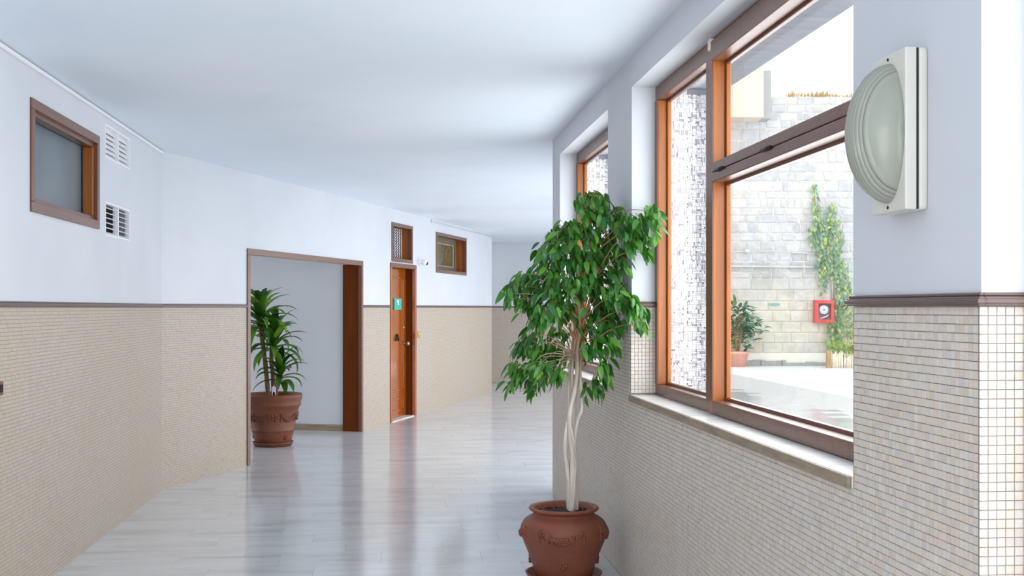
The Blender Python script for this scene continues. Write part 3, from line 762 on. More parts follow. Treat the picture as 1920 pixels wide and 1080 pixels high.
# potted shrub by the wall (left), potted plant behind planter (right)
def pot_simple(root, r, h, mat):
    m_ = MB(); m_.lathe([(r * .68, 0), (r * .92, h * .8), (r * 1.0, h * .82), (r * 1.02, h), (r * .9, h), (r * .85, h * .86), (0, h * .86)], 28); m_.build('pot', mat, root)
    m_ = MB(); m_.lathe([(0, h * .85), (r * .86, h * .87), (0, h * .9)], 20); m_.build('soil', M_SOIL, root)
def bush(root, c0, ext, n, mat, L, Wd, seed_):
    lm = [leaf_mesh('leaf', mat, L, Wd, .15, 0, .2, 4)]
    ms, Ms = [], []
    for i in range(n):
        u = Vector((random.gauss(0, .5), random.gauss(0, .5), random.gauss(0, .5)))
        if u.length > 1: u.normalize()
        p = Vector(c0) + Vector((u.x * ext[0], u.y * ext[1], u.z * ext[2])); ms.append(lm[0])
        Ms.append(leaf_matrix(p, (u.x + random.uniform(-.5, .5), u.y - .3 + random.uniform(-.5, .5), random.uniform(-.3, .7)), random.uniform(.7, 1.2), random.uniform(-.6, .6)))
    join_leaves('foliage', ms, Ms, root, mat)
r_ = croot('potted_shrub', 1376, None, .55); r_.location.z = -.1; tag(r_, 'bluish green leafy shrub in a pink terracotta pot against courtyard wall', 'shrub')
pot_simple(r_, .30, .42, M_TERRAP)
m_ = MB(); [m_.tube([(0, 0, .34), (random.uniform(-.12, .12), random.uniform(-.1, .1), .9), (random.uniform(-.3, .3), random.uniform(-.15, .15), 1.5)], [.02, .015, .006], 6) for _ in range(5)]; m_.build('stems', M_DRY, r_)
bush(r_, (.05, 0, 1.05), (.42, .35, .72), 330, M_SHRUB, .24, .13, 1); 
bush(r_, (.42, -.1, 1.05), (.28, .2, .22), 30, M_SHRUB, .2, .1, 2)
r_ = croot('potted_climber', 1592, None, .5); r_.location.z = .12; tag(r_, 'yellow green leafy plant in a pale terracotta pot behind the cane planter', 'plant')
pot_simple(r_, .22, .36, M_TERRAP); m_ = MB(); m_.tube([(0, 0, .3), (.03, 0, .8), (-.04, .05, 1.3)], .015, 6); m_.build('stem', M_DRY, r_)
bush(r_, (.0, 0, .95), (.22, .2, .55), 80, M_IVY, .16, .09, 3)
m_ = MB(); m_.box(-.3, .3, -.28, .35, -.22, 0); m_.build('pot_block', M_GREYR, r_)
# cane planter
r_ = croot('cane_planter', 1565, None, 1.25); r_.location.z = -.1; tag(r_, 'low cane edged planter with lime green plants under the red cabinet', 'planter')
m_ = MB(); x = -.46
while x < 1.1:
    w_ = random.uniform(.018, .03); m_.tube([(x, random.uniform(-.01, .01), 0), (x + random.uniform(-.008, .008), 0, random.uniform(.36, .46))], w_, 7); x += w_ * 2
o = m_.build('cane_fence', M_CANE, r_); tag(o, kind='stuff')
m_ = MB(); m_.box(-.58, -.46, -.06, .06, 0, .46); m_.build('corner_post', M_CANEB, r_, bevel=.008)
MB().box(-.5, 1.1, .03, .34, 0, .34).build('soil', M_SOIL, r_)
bush(r_, (-.05, .12, .52), (.42, .2, .14), 190, M_LIME, .17, .06, 4); bush(r_, (.25, -.02, .40), (.3, .12, .22), 90, M_LIME, .15, .05, 5)

# ------------------------------------------------------------------ joinery in the left walls
def frame_rect(root, name_pref, mat, x0, x1, z0, z1, w, y0, y1, bev=.004):
    rbox2 = lambda n, a, b, c, d: MB().box(a, b, y0, y1, c, d).build(n, mat, root, bevel=bev)
    rbox2(name_pref + '_head', x0, x1, z1 - w, z1); rbox2(name_pref + '_sill', x0, x1, z0, z0 + w)
    rbox2(name_pref + '_stile', x0, x0 + w, z0 + w, z1 - w); rbox2(name_pref + '_stile', x1 - w, x1, z0 + w, z1 - w)
# window_4 : high window in the near left wall
root = tag(empty('window_4', (LX, w3a, 2.005), PI / 2), kind='structure'); L_ = w3b - w3a; H_ = .6
frame_rect(root, 'frame', M_WOODC, 0, L_, 0, H_, .055, -.012, .05)
frame_rect(root, 'sash', M_WOODC, .05, L_ - .05, .05, H_ - .05, .03, .012, .075)
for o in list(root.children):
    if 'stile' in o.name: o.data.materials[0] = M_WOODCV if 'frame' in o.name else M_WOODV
MB().box(.07, L_ - .07, .085, .095, .07, H_ - .07).build('glass_pane', M_FROST, root)
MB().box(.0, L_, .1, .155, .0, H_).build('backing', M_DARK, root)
# window_5 : high window in the far left wall
p = P1 + D2 * wf0; root = tag(empty('window_5', (p.x, p.y, 2.018), A2), kind='structure'); L_ = wf1 - wf0; H_ = .602
frame_rect(root, 'frame', M_WOODC, 0, L_, 0, H_, .05, -.012, .05)
MB().box(L_ - .05, L_ - .012, .05, .22, .02, H_ - .02).build('jamb_lining', M_WOODV, root)
MB().box(.012, .05, .05, .22, .02, H_ - .02).build('jamb_lining', M_WOODV, root)
MB().box(.05, L_ - .05, .05, .22, .012, .03).build('sill_lining', M_WOODC, root); MB().box(.05, L_ - .05, .05, .22, H_ - .03, H_ - .012).build('head_lining', M_WOODC, root)
frame_rect(root, 'inner_frame', plain('grey_brown_frame', lin(112, 100, 84), .5), .05, L_ - .05, .03, H_ - .03, .09, .15, .19)
frame_rect(root, 'bead', plain('pale_bead', lin(160, 150, 120), .5), .14, L_ - .14, .115, H_ - .115, .025, .165, .2)
MB().box(.06, L_ - .06, .2, .208, .05, H_ - .05).build('glass_pane', M_OLDPANE, root)
# transom window with zigzag screen : window_6
p = P1 + D2 * tr0; root = tag(empty('window_6', (p.x, p.y, 2.105), A2), kind='structure'); L_ = tr1 - tr0; H_ = .515
frame_rect(root, 'frame', M_WOODC, 0, L_, 0, H_, .048, -.012, .05)
MB().box(L_ - .05, L_ - .012, .05, .2, .02, H_ - .02).build('jamb_lining', M_WOODV, root); MB().box(.012, .05, .05, .2, .02, H_ - .02).build('jamb_lining', M_WOODV, root)
MB().box(.05, L_ - .05, .05, .2, .012, .03).build('sill_lining', M_WOODC, root); MB().box(.05, L_ - .05, .05, .2, H_ - .03, H_ - .012).build('head_lining', M_WOODC, root)
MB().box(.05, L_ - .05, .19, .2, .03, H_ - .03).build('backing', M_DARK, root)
m_ = MB(); nz = 9; xs_ = np.linspace(.07, L_ - .07, nz); zz = np.arange(.04, H_ - .035, .018)
for xq in xs_:
    for i in range(len(zz) - 1):
        s_ = 1 if i % 2 == 0 else -1; a = xq - s_ * .022; b = xq + s_ * .022
        m_.add([(a - .012, .13, zz[i]), (a + .012, .13, zz[i]), (b + .012, .13, zz[i + 1]), (b - .012, .13, zz[i + 1]), (a - .012, .14, zz[i]), (a + .012, .14, zz[i]), (b + .012, .14, zz[i + 1]), (b - .012, .14, zz[i + 1])],
               [(0, 1, 2, 3), (7, 6, 5, 4), (0, 3, 7, 4), (1, 5, 6, 2)])
o = m_.build('zigzag_screen', M_PLASTICW, root); tag(o, kind='stuff')
# passage casing : trim_7
p = P1 + D2 * dw0; root = tag(empty('trim_7', (p.x, p.y, 0), A2), kind='structure'); L_ = dw1 - dw0
cs_ = .058
MB().box(0, L_, -.014, .03, DWH - cs_, DWH).build('lintel_casing', M_WOODC, root, bevel=.004)
MB().box(0, cs_, -.014, .03, 0, DWH - cs_).build('casing', M_WOODC, root, bevel=.004); MB().box(L_ - cs_, L_, -.014, .03, 0, DWH - cs_).build('casing', M_WOODC, root, bevel=.004)
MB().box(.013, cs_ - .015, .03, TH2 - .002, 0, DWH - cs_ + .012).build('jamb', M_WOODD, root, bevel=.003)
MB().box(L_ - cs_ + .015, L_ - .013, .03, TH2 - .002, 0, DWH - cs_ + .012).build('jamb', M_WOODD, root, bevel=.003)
MB().box(.013, L_ - .013, .03, TH2 - .002, DWH - cs_ + .014, DWH - .014).build('lintel_soffit', M_BEIGE, root, bevel=.003)
# door_1
p = P1 + D2 * dr0; root = tag(empty('door_1', (p.x, p.y, 0), A2), kind='structure'); L_ = dr1 - dr0
cs_ = .06
MB().box(0, L_, -.014, .03, DRH - cs_, DRH).build('lintel_casing', M_WOODC, root, bevel=.004)
MB().box(0, cs_, -.014, .03, 0, DRH - cs_).build('casing', M_WOODDOOR, root, bevel=.004); MB().box(L_ - cs_, L_, -.014, .03, 0, DRH - cs_).build('casing', M_WOODDOOR, root, bevel=.004)
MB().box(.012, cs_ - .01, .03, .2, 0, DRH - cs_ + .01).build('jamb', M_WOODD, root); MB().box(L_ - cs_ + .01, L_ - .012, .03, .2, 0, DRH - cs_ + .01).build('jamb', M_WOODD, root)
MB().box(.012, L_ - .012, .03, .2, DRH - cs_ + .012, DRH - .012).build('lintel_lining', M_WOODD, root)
MB().box(cs_ - .01, L_ - cs_ + .01, -.0, .2, 0, .012).build('threshold', M_SILL, root)
DY = .125
leaf = MB().box(cs_ - .008, L_ - cs_ + .008, DY, DY + .045, .015, DRH - cs_ + .008).build('leaf', M_WOODDOOR, root, bevel=.003)
zb = .30
for (a, b, c_, d_) in ((cs_ + .10, L_ - cs_ - .12, zb + .06, 1.92), (cs_ + .10, L_ - cs_ - .12, .09, zb - .02)):
    m_ = MB()
    for (x0_, x1_, z0_, z1_) in ((a, b, c_, c_ + .03), (a, b, d_ - .03, d_), (a, a + .03, c_ + .03, d_ - .03), (b - .03, b, c_ + .03, d_ - .03)): m_.box(x0_, x1_, DY - .012, DY, z0_, z1_)
    m_.build('moulding', M_WOODDOOR, leaf, bevel=.004)
def leaf_px(px): 
    s, tt = on_seg2(px, DY); return s - dr0, tt
hx, hY = leaf_px(756); kx, kY = leaf_px(743); sx_, sY = leaf_px(744)
m_ = MB(); m_.lathe([(.028, 0), (.028, .008), (.012, .012), (.012, .045), (.03, .055), (.034, .075), (.022, .09), (0, .092)], 16, Matrix.Translation((hx, DY, z_at(644, hY))) @ Matrix.Rotation(PI / 2, 4, 'X')); m_.build('door_knob', M_STEEL, root)
m_ = MB(); m_.lathe([(.024, 0), (.022, .012), (0, .014)], 12, Matrix.Translation((hx + .01, DY, z_at(614, hY))) @ Matrix.Rotation(PI / 2, 4, 'X')); m_.build('lock', M_BRASS, root)
kz = z_at(634, kY)
m_ = MB(); m_.tube([(kx - .055, DY - .012, kz - .035), (kx - .03, DY - .02, kz + .01), (kx, DY - .02, kz + .035), (kx + .03, DY - .02, kz + .01), (kx + .055, DY - .012, kz - .035)], .011, 8); m_.ball((kx, DY - .015, kz + .04), .018, .016, .018)
m_.build('door_knocker', M_IRON, root)
z0_, z1_ = z_at(581, sY), z_at(559.5, sY); a_, b_ = leaf_px(737.5)[0], leaf_px(750.5)[0]
sg = MB().box(a_, b_, DY - .018, DY - .0, z0_, z1_).build('teal_sign', M_TEAL, root, bevel=.003); sg['label'] = 'teal sign with small white mark'
xm = (a_ + b_) / 2; zm = z0_ + (z1_ - z0_) * .62
m_ = MB(); m_.box(xm - .035, xm + .03, DY - .0195, DY - .0178, zm, zm + .035); m_.box(xm - .005, xm + .03, DY - .0195, DY - .0178, zm - .03, zm); m_.build('white_mark', M_PLASTICW, sg)

# ------------------------------------------------------------------ small wall things
def vent(name, z0, tilt, label):
    L_ = v1b - v1a; H_ = .2235
    root = empty(name, (LX, v1a, z0), PI / 2); tag(root, label, 'vent', 'louvred vents in the left wall')
    m_ = MB(); w = .012
    m_.box(0, L_, -.004, .03, 0, w); m_.box(0, L_, -.004, .03, H_ - w, H_); m_.box(0, w, -.004, .03, w, H_ - w); m_.box(L_ - w, L_, -.004, .03, w, H_ - w); m_.box(L_ / 2 - .008, L_ / 2 + .008, -.006, .03, w, H_ - w)
    m_.build('frame', M_PLASTICW, root)
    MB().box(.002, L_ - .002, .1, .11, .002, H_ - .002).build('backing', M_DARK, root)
    sm_ = MB(); c_, s_ = math.cos(tilt), math.sin(tilt); d = .042
    a = Matrix.Translation((0, 0, 0)) @ Matrix.Rotation(tilt, 4, 'X')
    sm_.box(0, L_ / 2 - .02, -d / 2, d / 2, -.0018, .0018, a); me = sm_.mesh('slat', M_PLASTICW)
    for col_ in (.012, L_ / 2 + .008):
        for k in range(6):
            o = bpy.data.objects.new('slat', me); C.objects.link(o); o.parent = root; o.location = (col_, .022, w + .014 + k * (H_ - 2 * w) / 6)
vent('louvred_vent', 2.493, math.radians(62), 'white louvred vent just under the ceiling, slats nearly shut')
vent('louvred_vent', 1.979, math.radians(24), 'white louvred vent with dark open slats beside the high brown window')
# trunking along the top of the left wall
m_ = MB(); m_.box(0, P1.y - Y_BACK - .01, -.018, 0, 2.758, 2.778); m_.box(0, P1.y - Y_BACK - .01, -.02, 0, 2.764, 2.768)
o = place(m_.build('cable_trunking', M_PLASTICW, bevel=.002), (LX, Y_BACK, 0), PI / 2); tag(o, 'white cable trunking along the top of the near left wall', 'trunking')
s0, _ = on_seg2(808); m_ = MB(); m_.tube([(s0, -.008, 2.755), (s0 + 2, -.008, 2.752), (L2 - .02, -.008, 2.75)], .006, 6); m_.ball((s0, -.01, 2.755), .02, .02, .02)
o = place(m_.build('wall_cable', M_PIPE), (P1.x, P1.y, 0), A2); tag(o, 'thin pale cable under the ceiling above the far high window', 'cable')
# security camera
sc_, Yc_ = on_seg2(785); root = seg2_root('security_camera', sc_, z_at(494, Yc_) - .03); tag(root, 'small white security camera with black lens right of the door top', 'camera')
m_ = MB(); m_.lathe([(.035, 0), (.035, .012), (.014, .018), (.014, .06)], 16, Matrix.Translation((-.04, 0, .05)) @ Matrix.Rotation(PI / 2, 4, 'X')); m_.build('mount', M_PLASTICW, root)
m_ = MB(); m_.ball((.0, -.075, .045), .05, .045, .045, n=14, m=9); m_.build('body', M_PLASTICW, root)
m_ = MB(); m_.ball((.03, -.105, .03), .028, .024, .026, n=12, m=8); m_.build('lens', M_BLACK, root)
# brass bell plate
sb, Yb = on_seg2(784.5); root = seg2_root('bell_plate', sb, z_at(633, Yb)); tag(root, 'brass bell plate on the mosaic right of the wooden door', 'doorbell')
MB().box(-.05, .05, -.012, 0, 0, .085).build('plate', M_BRASS, root, bevel=.003)
m_ = MB(); m_.lathe([(.014, 0), (.013, .008), (0, .01)], 12, Matrix.Translation((.0, -.012, .05)) @ Matrix.Rotation(PI / 2, 4, 'X')); m_.build('button', M_PLASTICW, root)
# brown socket at the left edge
root = empty('wall_socket', (LX, on_left(-4)[0], z_at(741, on_left(0)[1])), PI / 2); tag(root, 'brown socket plate on mosaic at the far left picture edge', 'socket')
MB().box(-.04, .045, -.012, 0, 0, .068).build('plate', M_BROWNP, root, bevel=.004); MB().box(-.02, .025, -.016, -.011, .015, .053).build('insert', M_DARK, root)
# emergency light seen past the corner, on the wall after the bend
ex, ey = rot2(.313, 9.02)
root = empty('wall_light_box', (ex, ey, 1.84), -TH); tag(root, 'white wedge light box with dark edge at the far end of window wall', 'light')
MB().box(.0, .008, -.06, .12, -.12, .29).build('back_plate', M_BLACK, root)
m_ = MB(); m_.add([(0, -.05, 0), (0, .1, 0), (0, .1, .27), (0, -.05, .27), (-.085, -.05, .16), (-.085, .1, .16), (-.03, .1, .27), (-.03, -.05, .27), (-.085, -.05, .2), (-.085, .1, .2)], [(0, 1, 5, 4), (4, 5, 9, 8), (8, 9, 6, 7), (7, 6, 2, 3), (0, 4, 8, 7, 3), (1, 2, 6, 9, 5), (0, 3, 2, 1)]); m_.build('diffuser', M_PLASTICW, root)

# ------------------------------------------------------------------ bulkhead lamp on the near pier
LY, LZ = 2.633, 1.926
root = empty('bulkhead_lamp', (RX, LY, LZ)); tag(root, 'white bulkhead wall lamp with ribbed glass dome on the near pier', 'lamp')
hw, hh = .094, .193
MB().box(-.024, 0, -hw, hw, -hh, hh).build('back_box', M_PLASTIC, root, bevel=.008)
MB().box(-.030, -.0235, -hw + .002, hw - .002, -hh + .002, hh - .002).build('gasket', M_BLACK, root)
# bezel with an oval opening
n = 48; DXR, DYR, DZR = .10, .083, .163
m_ = MB(); vs = []
def rr(a):      # point on the rectangle along direction a
    c_, s_ = math.cos(a), math.sin(a); k = min(hw / max(abs(c_), 1e-6), hh / max(abs(s_), 1e-6)); return (c_ * k, s_ * k)
angs = sorted([2 * PI * k / n for k in range(n)] + [math.atan2(sz * hh, sy * hw) % (2 * PI) for sz in (-1, 1) for sy in (-1, 1)]); n = len(angs)
oy, oz = DYR + .003, DZR + .004
for (x_, which) in ((-.030, 0), (-.057, 0), (-.057, 1), (-.045, 1)):
    for a in angs:
        if which == 0: y_, z_ = rr(a)
        else: y_, z_ = oy * math.cos(math.atan2(math.sin(a) / oz, math.cos(a) / oy)), oz * math.sin(math.atan2(math.sin(a) / oz, math.cos(a) / oy))
        vs.append((x_, y_, z_))
fs = []
for i in range(3):
    for k in range(n): k2 = (k + 1) % n; fs.append((i * n + k, i * n + k2, (i + 1) * n + k2, (i + 1) * n + k))
m_.add(vs, fs); bz = m_.build('bezel', M_PLASTIC, root, bevel=.004)
for s_ in (-1, 1):
    q = MB(); q.lathe([(.004, 0), (.004, .002), (0, .0025)], 10, Matrix.Translation((-.057, 0.0, s_ * (hh - .012))) @ Matrix.Rotation(-PI / 2, 4, 'Y')); q.build('screw', M_IRON, bz)
MB().box(-.046, -.031, -DYR, DYR, -DZR, DZR).build('reflector', M_REFL, root)
# dome: half body of revolution about the wall direction; ribbed between two smooth caps
m_ = MB(); NV = 120; NA = 40; vs = []; fs = []
for i in range(NV + 1):
    v_ = -1 + 2 * i / NV; r_ = (max(0, 1 - abs(v_) ** 2.2)) ** .5
    if abs(v_) < .58: r_ += .05 * abs(math.cos(PI * v_ * 8)) - .02
    elif abs(v_) < .64: r_ += .035
    for k in range(NA + 1):
        a = -PI / 2 + PI * k / NA; vs.append((-.046 - DXR * 1.08 * r_ * math.cos(a), DYR * v_, DZR * r_ * math.sin(a)))
for i in range(NV):
    for k in range(NA): b = i * (NA + 1) + k; fs.append((b, b + NA + 1, b + NA + 2, b + 1))
m_.add(vs, fs, True); dm = m_.build('glass_dome', M_LAMPG, root)
sol = dm.modifiers.new('thickness', 'SOLIDIFY'); sol.thickness = .0035; sol.offset = -1
m_ = MB()
for dy in (-.016, .016): m_.tube([(-.075, dy, -.085), (-.075, dy, .06)], .009, 10)
m_.build('lamp_tube', M_BULB, root); MB().box(-.09, -.047, -.03, .03, -.115, -.085).build('lamp_holder', M_REFL, root, bevel=.004)

# ------------------------------------------------------------------ potted ficus
FY = 6.16; FS = F / FY; FPX = 1057; fpx, fpy = rot2((FPX - 960) / FS, FY)
SZ = .016
ficus = empty('potted_ficus', (fpx, fpy, SZ), -TH); tag(ficus, 'tall weeping fig with braided pale trunks in round terracotta pot by window wall', 'plant')
sau = MB(); sau.lathe([(.15, 0), (.185, .004), (.208, .044), (.212, .05), (.205, .052), (.198, .046), (.176, .015), (0, .014)], 56)
o = place(sau.build('plant_saucer', M_TERRA), (fpx, fpy, 0), -TH); tag(o, 'terracotta saucer under the tall weeping fig pot', 'saucer')
prof = [(.148, 0), (.155, .01), (.166, .055), (.195, .14), (.222, .205), (.236, .245), (.239, .268), (.234, .295), (.220, .318), (.196, .336), (.176, .346), (.168, .354), (.168, .362), (.176, .370), (.188, .376), (.193, .384), (.190, .392), (.182, .394), (.170, .388), (.158, .372), (.155, .352), (.0, .351)]
def prad(z): 
    for (r0, z0), (r1, z1) in zip(prof[:12], prof[1:13]):
        if z0 <= z <= z1: return r0 + (r1 - r0) * (z - z0) / max(1e-6, z1 - z0)
    return .2
m_ = MB(); m_.lathe(prof, 72); pot = m_.build('pot', M_TERRA, ficus)
m_ = MB(); m_.lathe([(.0, .3515), (.157, .353), (.1, .366), (.04, .372), (0, .374)], 28)
for i in range(120):
    a = random.uniform(0, 2 * PI); q = random.uniform(.02, .145); s_ = random.uniform(.004, .01); m_.ball((q * math.cos(a), q * math.sin(a), .366), s_, s_, s_ * .7, n=5, m=3)
m_.build('soil', M_SOIL, ficus)
def on_pot(a, z, out=0.0, pr=prad):
    r = pr(z) + out; return Vector((r * math.sin(a), -r * math.cos(a), z))
def garland(parent, a0, span, z_end, sag, mat, pr=prad, s=1.0, nb=22):
    m_ = MB()
    for i in range(nb + 1):
        t_ = -1 + 2 * i / nb; z = z_end - sag * (1 - t_ * t_); a = a0 + span * t_; w = (.6 + .55 * (1 - t_ * t_)) * s
        for k in range(3):
            p = on_pot(a + random.uniform(-.02, .02), z + (k - 1) * .009 * w, .002, pr)
            q = Matrix.Translation(p) @ Matrix.Rotation(a, 4, 'Z') @ Matrix.Rotation(t_ * .9 + (k - 1) * .7, 4, 'Y')
            m_.ball((0, 0, 0), .0135 * w, .011 * s, .0068 * w, q, 7, 4)
    for e in (-1, 1):
        for j in range(6):
            z = z_end + .012 * s - j * .013 * s; p = on_pot(a0 + e * span * 1.02, z, .001, pr); w = .009 * s * (1.0 if j != 2 else .6)
            m_.ball((0, 0, 0), w, .009 * s, .008 * s, Matrix.Translation(p) @ Matrix.Rotation(a0 + e * span, 4, 'Z'), 7, 4)
    m_.build('garland', mat, parent)
def rosette(parent, a, z, s, mat, pr=prad, name='rosette'):
    m_ = MB(); B = Matrix.Translation(on_pot(a, z, .001, pr)) @ Matrix.Rotation(a, 4, 'Z')
    for k in range(5): m_.ball((0, 0, 0), .010 * s, .008 * s, .007 * s, B @ Matrix.Rotation(2 * PI * k / 5, 4, 'Y') @ Matrix.Translation((.0125 * s, 0, 0)), 8, 5)
    m_.ball((0, -.002, 0), .006 * s, .006 * s, .006 * s, B, 8, 5); m_.build(name, mat, parent)
def medallion(parent, a, z, s, mat, pr=prad):
    m_ = MB(); B = Matrix.Translation(on_pot(a, z, -.001, pr)) @ Matrix.Rotation(a, 4, 'Z')
    m_.ball((0, 0, 0), .022 * s, .011 * s, .032 * s, B, 12, 8); m_.ball((0, -.008 * s, .004), .012 * s, .01 * s, .018 * s, B, 10, 6)
    m_.build('medallion', mat, parent)
for k in range(4):
    garland(pot, -.10 + k * PI / 2, .52, .287, .045, M_TERRA); rosette(pot, -.08 + k * PI / 2, .105, 1.3, M_TERRA)
    medallion(pot, -.10 + PI / 4 + .62 + k * PI / 2 - .15, .262, 1.0, M_TERRA)
def fp(px, py, d=0.0):
    Y = FY + d
    return ((px - 960) / F * Y - (FPX - 960) / F * FY, d, EYE + (HORIZ - py) / F * Y - SZ)
def clear_wall(px, py, d):          # pull a leaf forward until it hangs clear of the window wall
    for _ in range(60):
        x, y = rot2((px - 960) / F * (FY + d), FY + d)
        if x < RX - .03 or (x < FX - .04 and WIN1[0] < y < WIN1[1] - .06 and EYE + (HORIZ - py) / F * (FY + d) > SILL + .08): break
        d -= .02
    return d
def stem(name, pts, r0, r1):
    P = smooth_path([fp(*p) for p in pts], 5); n = len(P); m_ = MB()
    m_.tube(P, [(r0 + (r1 - r0) * i / (n - 1)) * (1 + .12 * math.sin(i * .9)) for i in range(n)], 9); return m_.build(name, M_BARK, ficus)
stem('trunk', [(1068, 968, 0), (1067, 915, -.01), (1062, 870, -.02), (1059, 845, -.02), (1062, 800, -.01), (1069, 775, .01), (1073, 745, .02), (1072, 705, .0), (1076, 660, .01), (1084, 622, 0), (1090, 585, .02), (1094, 545, .03), (1086, 505, .06), (1070, 470, .08)], .0115, .007)
stem('trunk', [(1072, 968, -.02), (1073, 915, -.025), (1074, 870, -.02), (1071, 830, -.015), (1068, 790, -.02), (1070, 765, -.03), (1077, 735, -.02), (1082, 700, -.01), (1083, 655, -.02), (1088, 615, -.01), (1086, 575, -.02), (1092, 530, -.03), (1108, 480, -.04), (1104, 430, -.03), (1115, 388, -.02)], .0165, .007)
stem('trunk', [(1076, 968, .02), (1078, 915, .02), (1077, 870, .01), (1077, 825, .0), (1083, 790, -.01), (1091, 765, -.01), (1089, 725, .0), (1088, 690, .02), (1091, 645, .02), (1092, 612, .0), (1104, 570, .03), (1118, 520, .05), (1135, 470, .06)], .0125, .006)
stem('trunk', [(1066, 968, .02), (1064, 910, .025), (1066, 870, .02), (1072, 850, 0), (1075, 830, -.03), (1070, 800, -.02), (1067, 770, .0), (1066, 735, .01), (1068, 700, .02), (1073, 650, .03), (1078, 600, .04), (1065, 560, .05)], .009, .006)
stem('trunk', [(1079, 968, .035), (1081, 920, .04), (1079, 860, .035), (1074, 800, .03), (1078, 740, .04), (1086, 690, .04), (1085, 640, .04)], .013, .010)
stem('trunk', [(1074, 960, -.035), (1078, 900, -.03), (1079, 868, -.02), (1075, 850, -.025), (1070, 830, -.01)], .007, .005)
clusters = [  # px, py, radius x, radius y (px), leaves
 (1100, 372, 26, 12, 20), (1120, 385, 26, 16, 28), (1095, 395, 18, 18, 16), (1135, 400, 24, 16, 26), (1150, 415, 24, 18, 26), (1175, 425, 22, 18, 26), (1200, 418, 22, 16, 24), (1222, 405, 14, 16, 16), (1228, 432, 12, 22, 14), (1200, 450, 18, 20, 22), (1205, 480, 12, 14, 10), (1180, 455, 18, 24, 22),
 (1065, 440, 28, 18, 34), (1090, 425, 24, 20, 30), (1110, 450, 30, 24, 48), (1045, 465, 24, 20, 34), (1022, 478, 16, 14, 18), (1140, 465, 28, 26, 42), (1160, 495, 16, 26, 24), (1075, 485, 36, 26, 60), (1030, 510, 30, 24, 50), (1110, 500, 34, 26, 54), (1150, 525, 14, 20, 16),
 (1000, 535, 26, 22, 40), (975, 545, 20, 20, 26), (952, 558, 10, 14, 10), (980, 520, 12, 10, 8), (1040, 545, 34, 28, 64), (1080, 540, 34, 26, 58), (1120, 545, 30, 26, 52), (1150, 560, 24, 22, 34), (1172, 570, 24, 18, 28), (1192, 590, 20, 20, 22), (1198, 612, 12, 12, 9), (1128, 585, 30, 26, 44), (1000, 575, 26, 22, 36), (1030, 590, 28, 26, 46), (1060, 585, 24, 24, 36), (1005, 608, 16, 18, 18), (1148, 610, 20, 20, 22), (1105, 615, 22, 22, 26),
 (1050, 630, 24, 22, 24), (1115, 650, 24, 22, 24), (1140, 640, 16, 20, 14), (990, 640, 22, 18, 22), (975, 655, 14, 16, 14), (1005, 658, 24, 16, 24), (1035, 662, 24, 18, 26), (1055, 680, 16, 16, 16), (985, 695, 28, 14, 26), (1015, 690, 24, 18, 28), (965, 712, 18, 22, 20), (957, 730, 8, 10, 6), (1000, 722, 22, 16, 22), (1003, 740, 14, 10, 9), (1040, 705, 20, 18, 20), (1110, 668, 16, 12, 10),
 (1132, 700, 14, 20, 16), (1140, 690, 8, 10, 5), (1112, 735, 14, 20, 18), (1120, 715, 10, 10, 6), (1148, 650, 5, 8, 2)]
lv = [leaf_mesh('leaf', M_LEAF, random.uniform(.074, .092), random.uniform(.041, .050), random.uniform(.1, .45), random.random(), random.uniform(.15, .45), 6) for _ in range(10)]
allL = []
br = MB(); tw_ = MB()
trunk_nodes = [(1090, 600), (1088, 560), (1095, 530), (1108, 480), (1104, 430), (1082, 640), (1080, 670), (1115, 520), (1070, 480)]
for (px, py, rx, ry, n_) in clusters:
    cd_ = random.uniform(-.16, .14)
    if px > 1185 or px < 985: cd_ *= .5
    cd_ = clear_wall(px, py, cd_)
    node = min(trunk_nodes, key=lambda q: abs(q[0] - px) * .6 + abs(q[1] - (py + 45)) )
    if (px, py) in ((1132, 700), (1140, 690), (1112, 735), (1120, 715), (1148, 650)): node = (1092, 762); cd_ = -.03
    a = Vector(fp(node[0], node[1], 0)); b = Vector(fp(px, py - ry * .5, cd_)); m1 = a.lerp(b, .55) + Vector((0, 0, .05))
    tw_.tube(smooth_path([a, m1, b], 5), [.0042 - .0003 * i for i in range(11)], 5)
    for i in range(int(n_ * 1.15)):
        u, v_ = random.gauss(0, .52), random.gauss(0, .52); dd = cd_ + random.gauss(0, .055)
        qx, qy = px + max(-1, min(1, u)) * rx, py - 10 + max(-1, min(1, v_)) * ry; dd = clear_wall(qx + 4, qy + 14, dd)
        p = Vector(fp(qx, qy, dd))
        out = Vector((p.x - .05, dd, 0)); out = out.normalized() if out.length > 1e-4 else Vector((1, 0, 0))
        d = out * random.uniform(.0, .7) + Vector((random.uniform(-.55, .55), random.uniform(-.6, .3), -random.uniform(.35, 1.0)))
        allL.append((p, leaf_matrix(p, d, random.uniform(.72, 1.08), random.uniform(-.9, .9)), random.choice(lv)))
        if random.random() < .35: tw_.tube([b.lerp(p, .25), p], .0014, 4, False)
tw_.build('branches', M_BARK, ficus)
allL.sort(key=lambda q: q[0].y)
for (p, M, me) in allL[:300]:
    o = bpy.data.objects.new('leaf', me); C.objects.link(o); o.parent = ficus; o.matrix_local = M
join_leaves('foliage', [q[2] for q in allL[300:]], [q[1] for q in allL[300:]], ficus, M_LEAF)

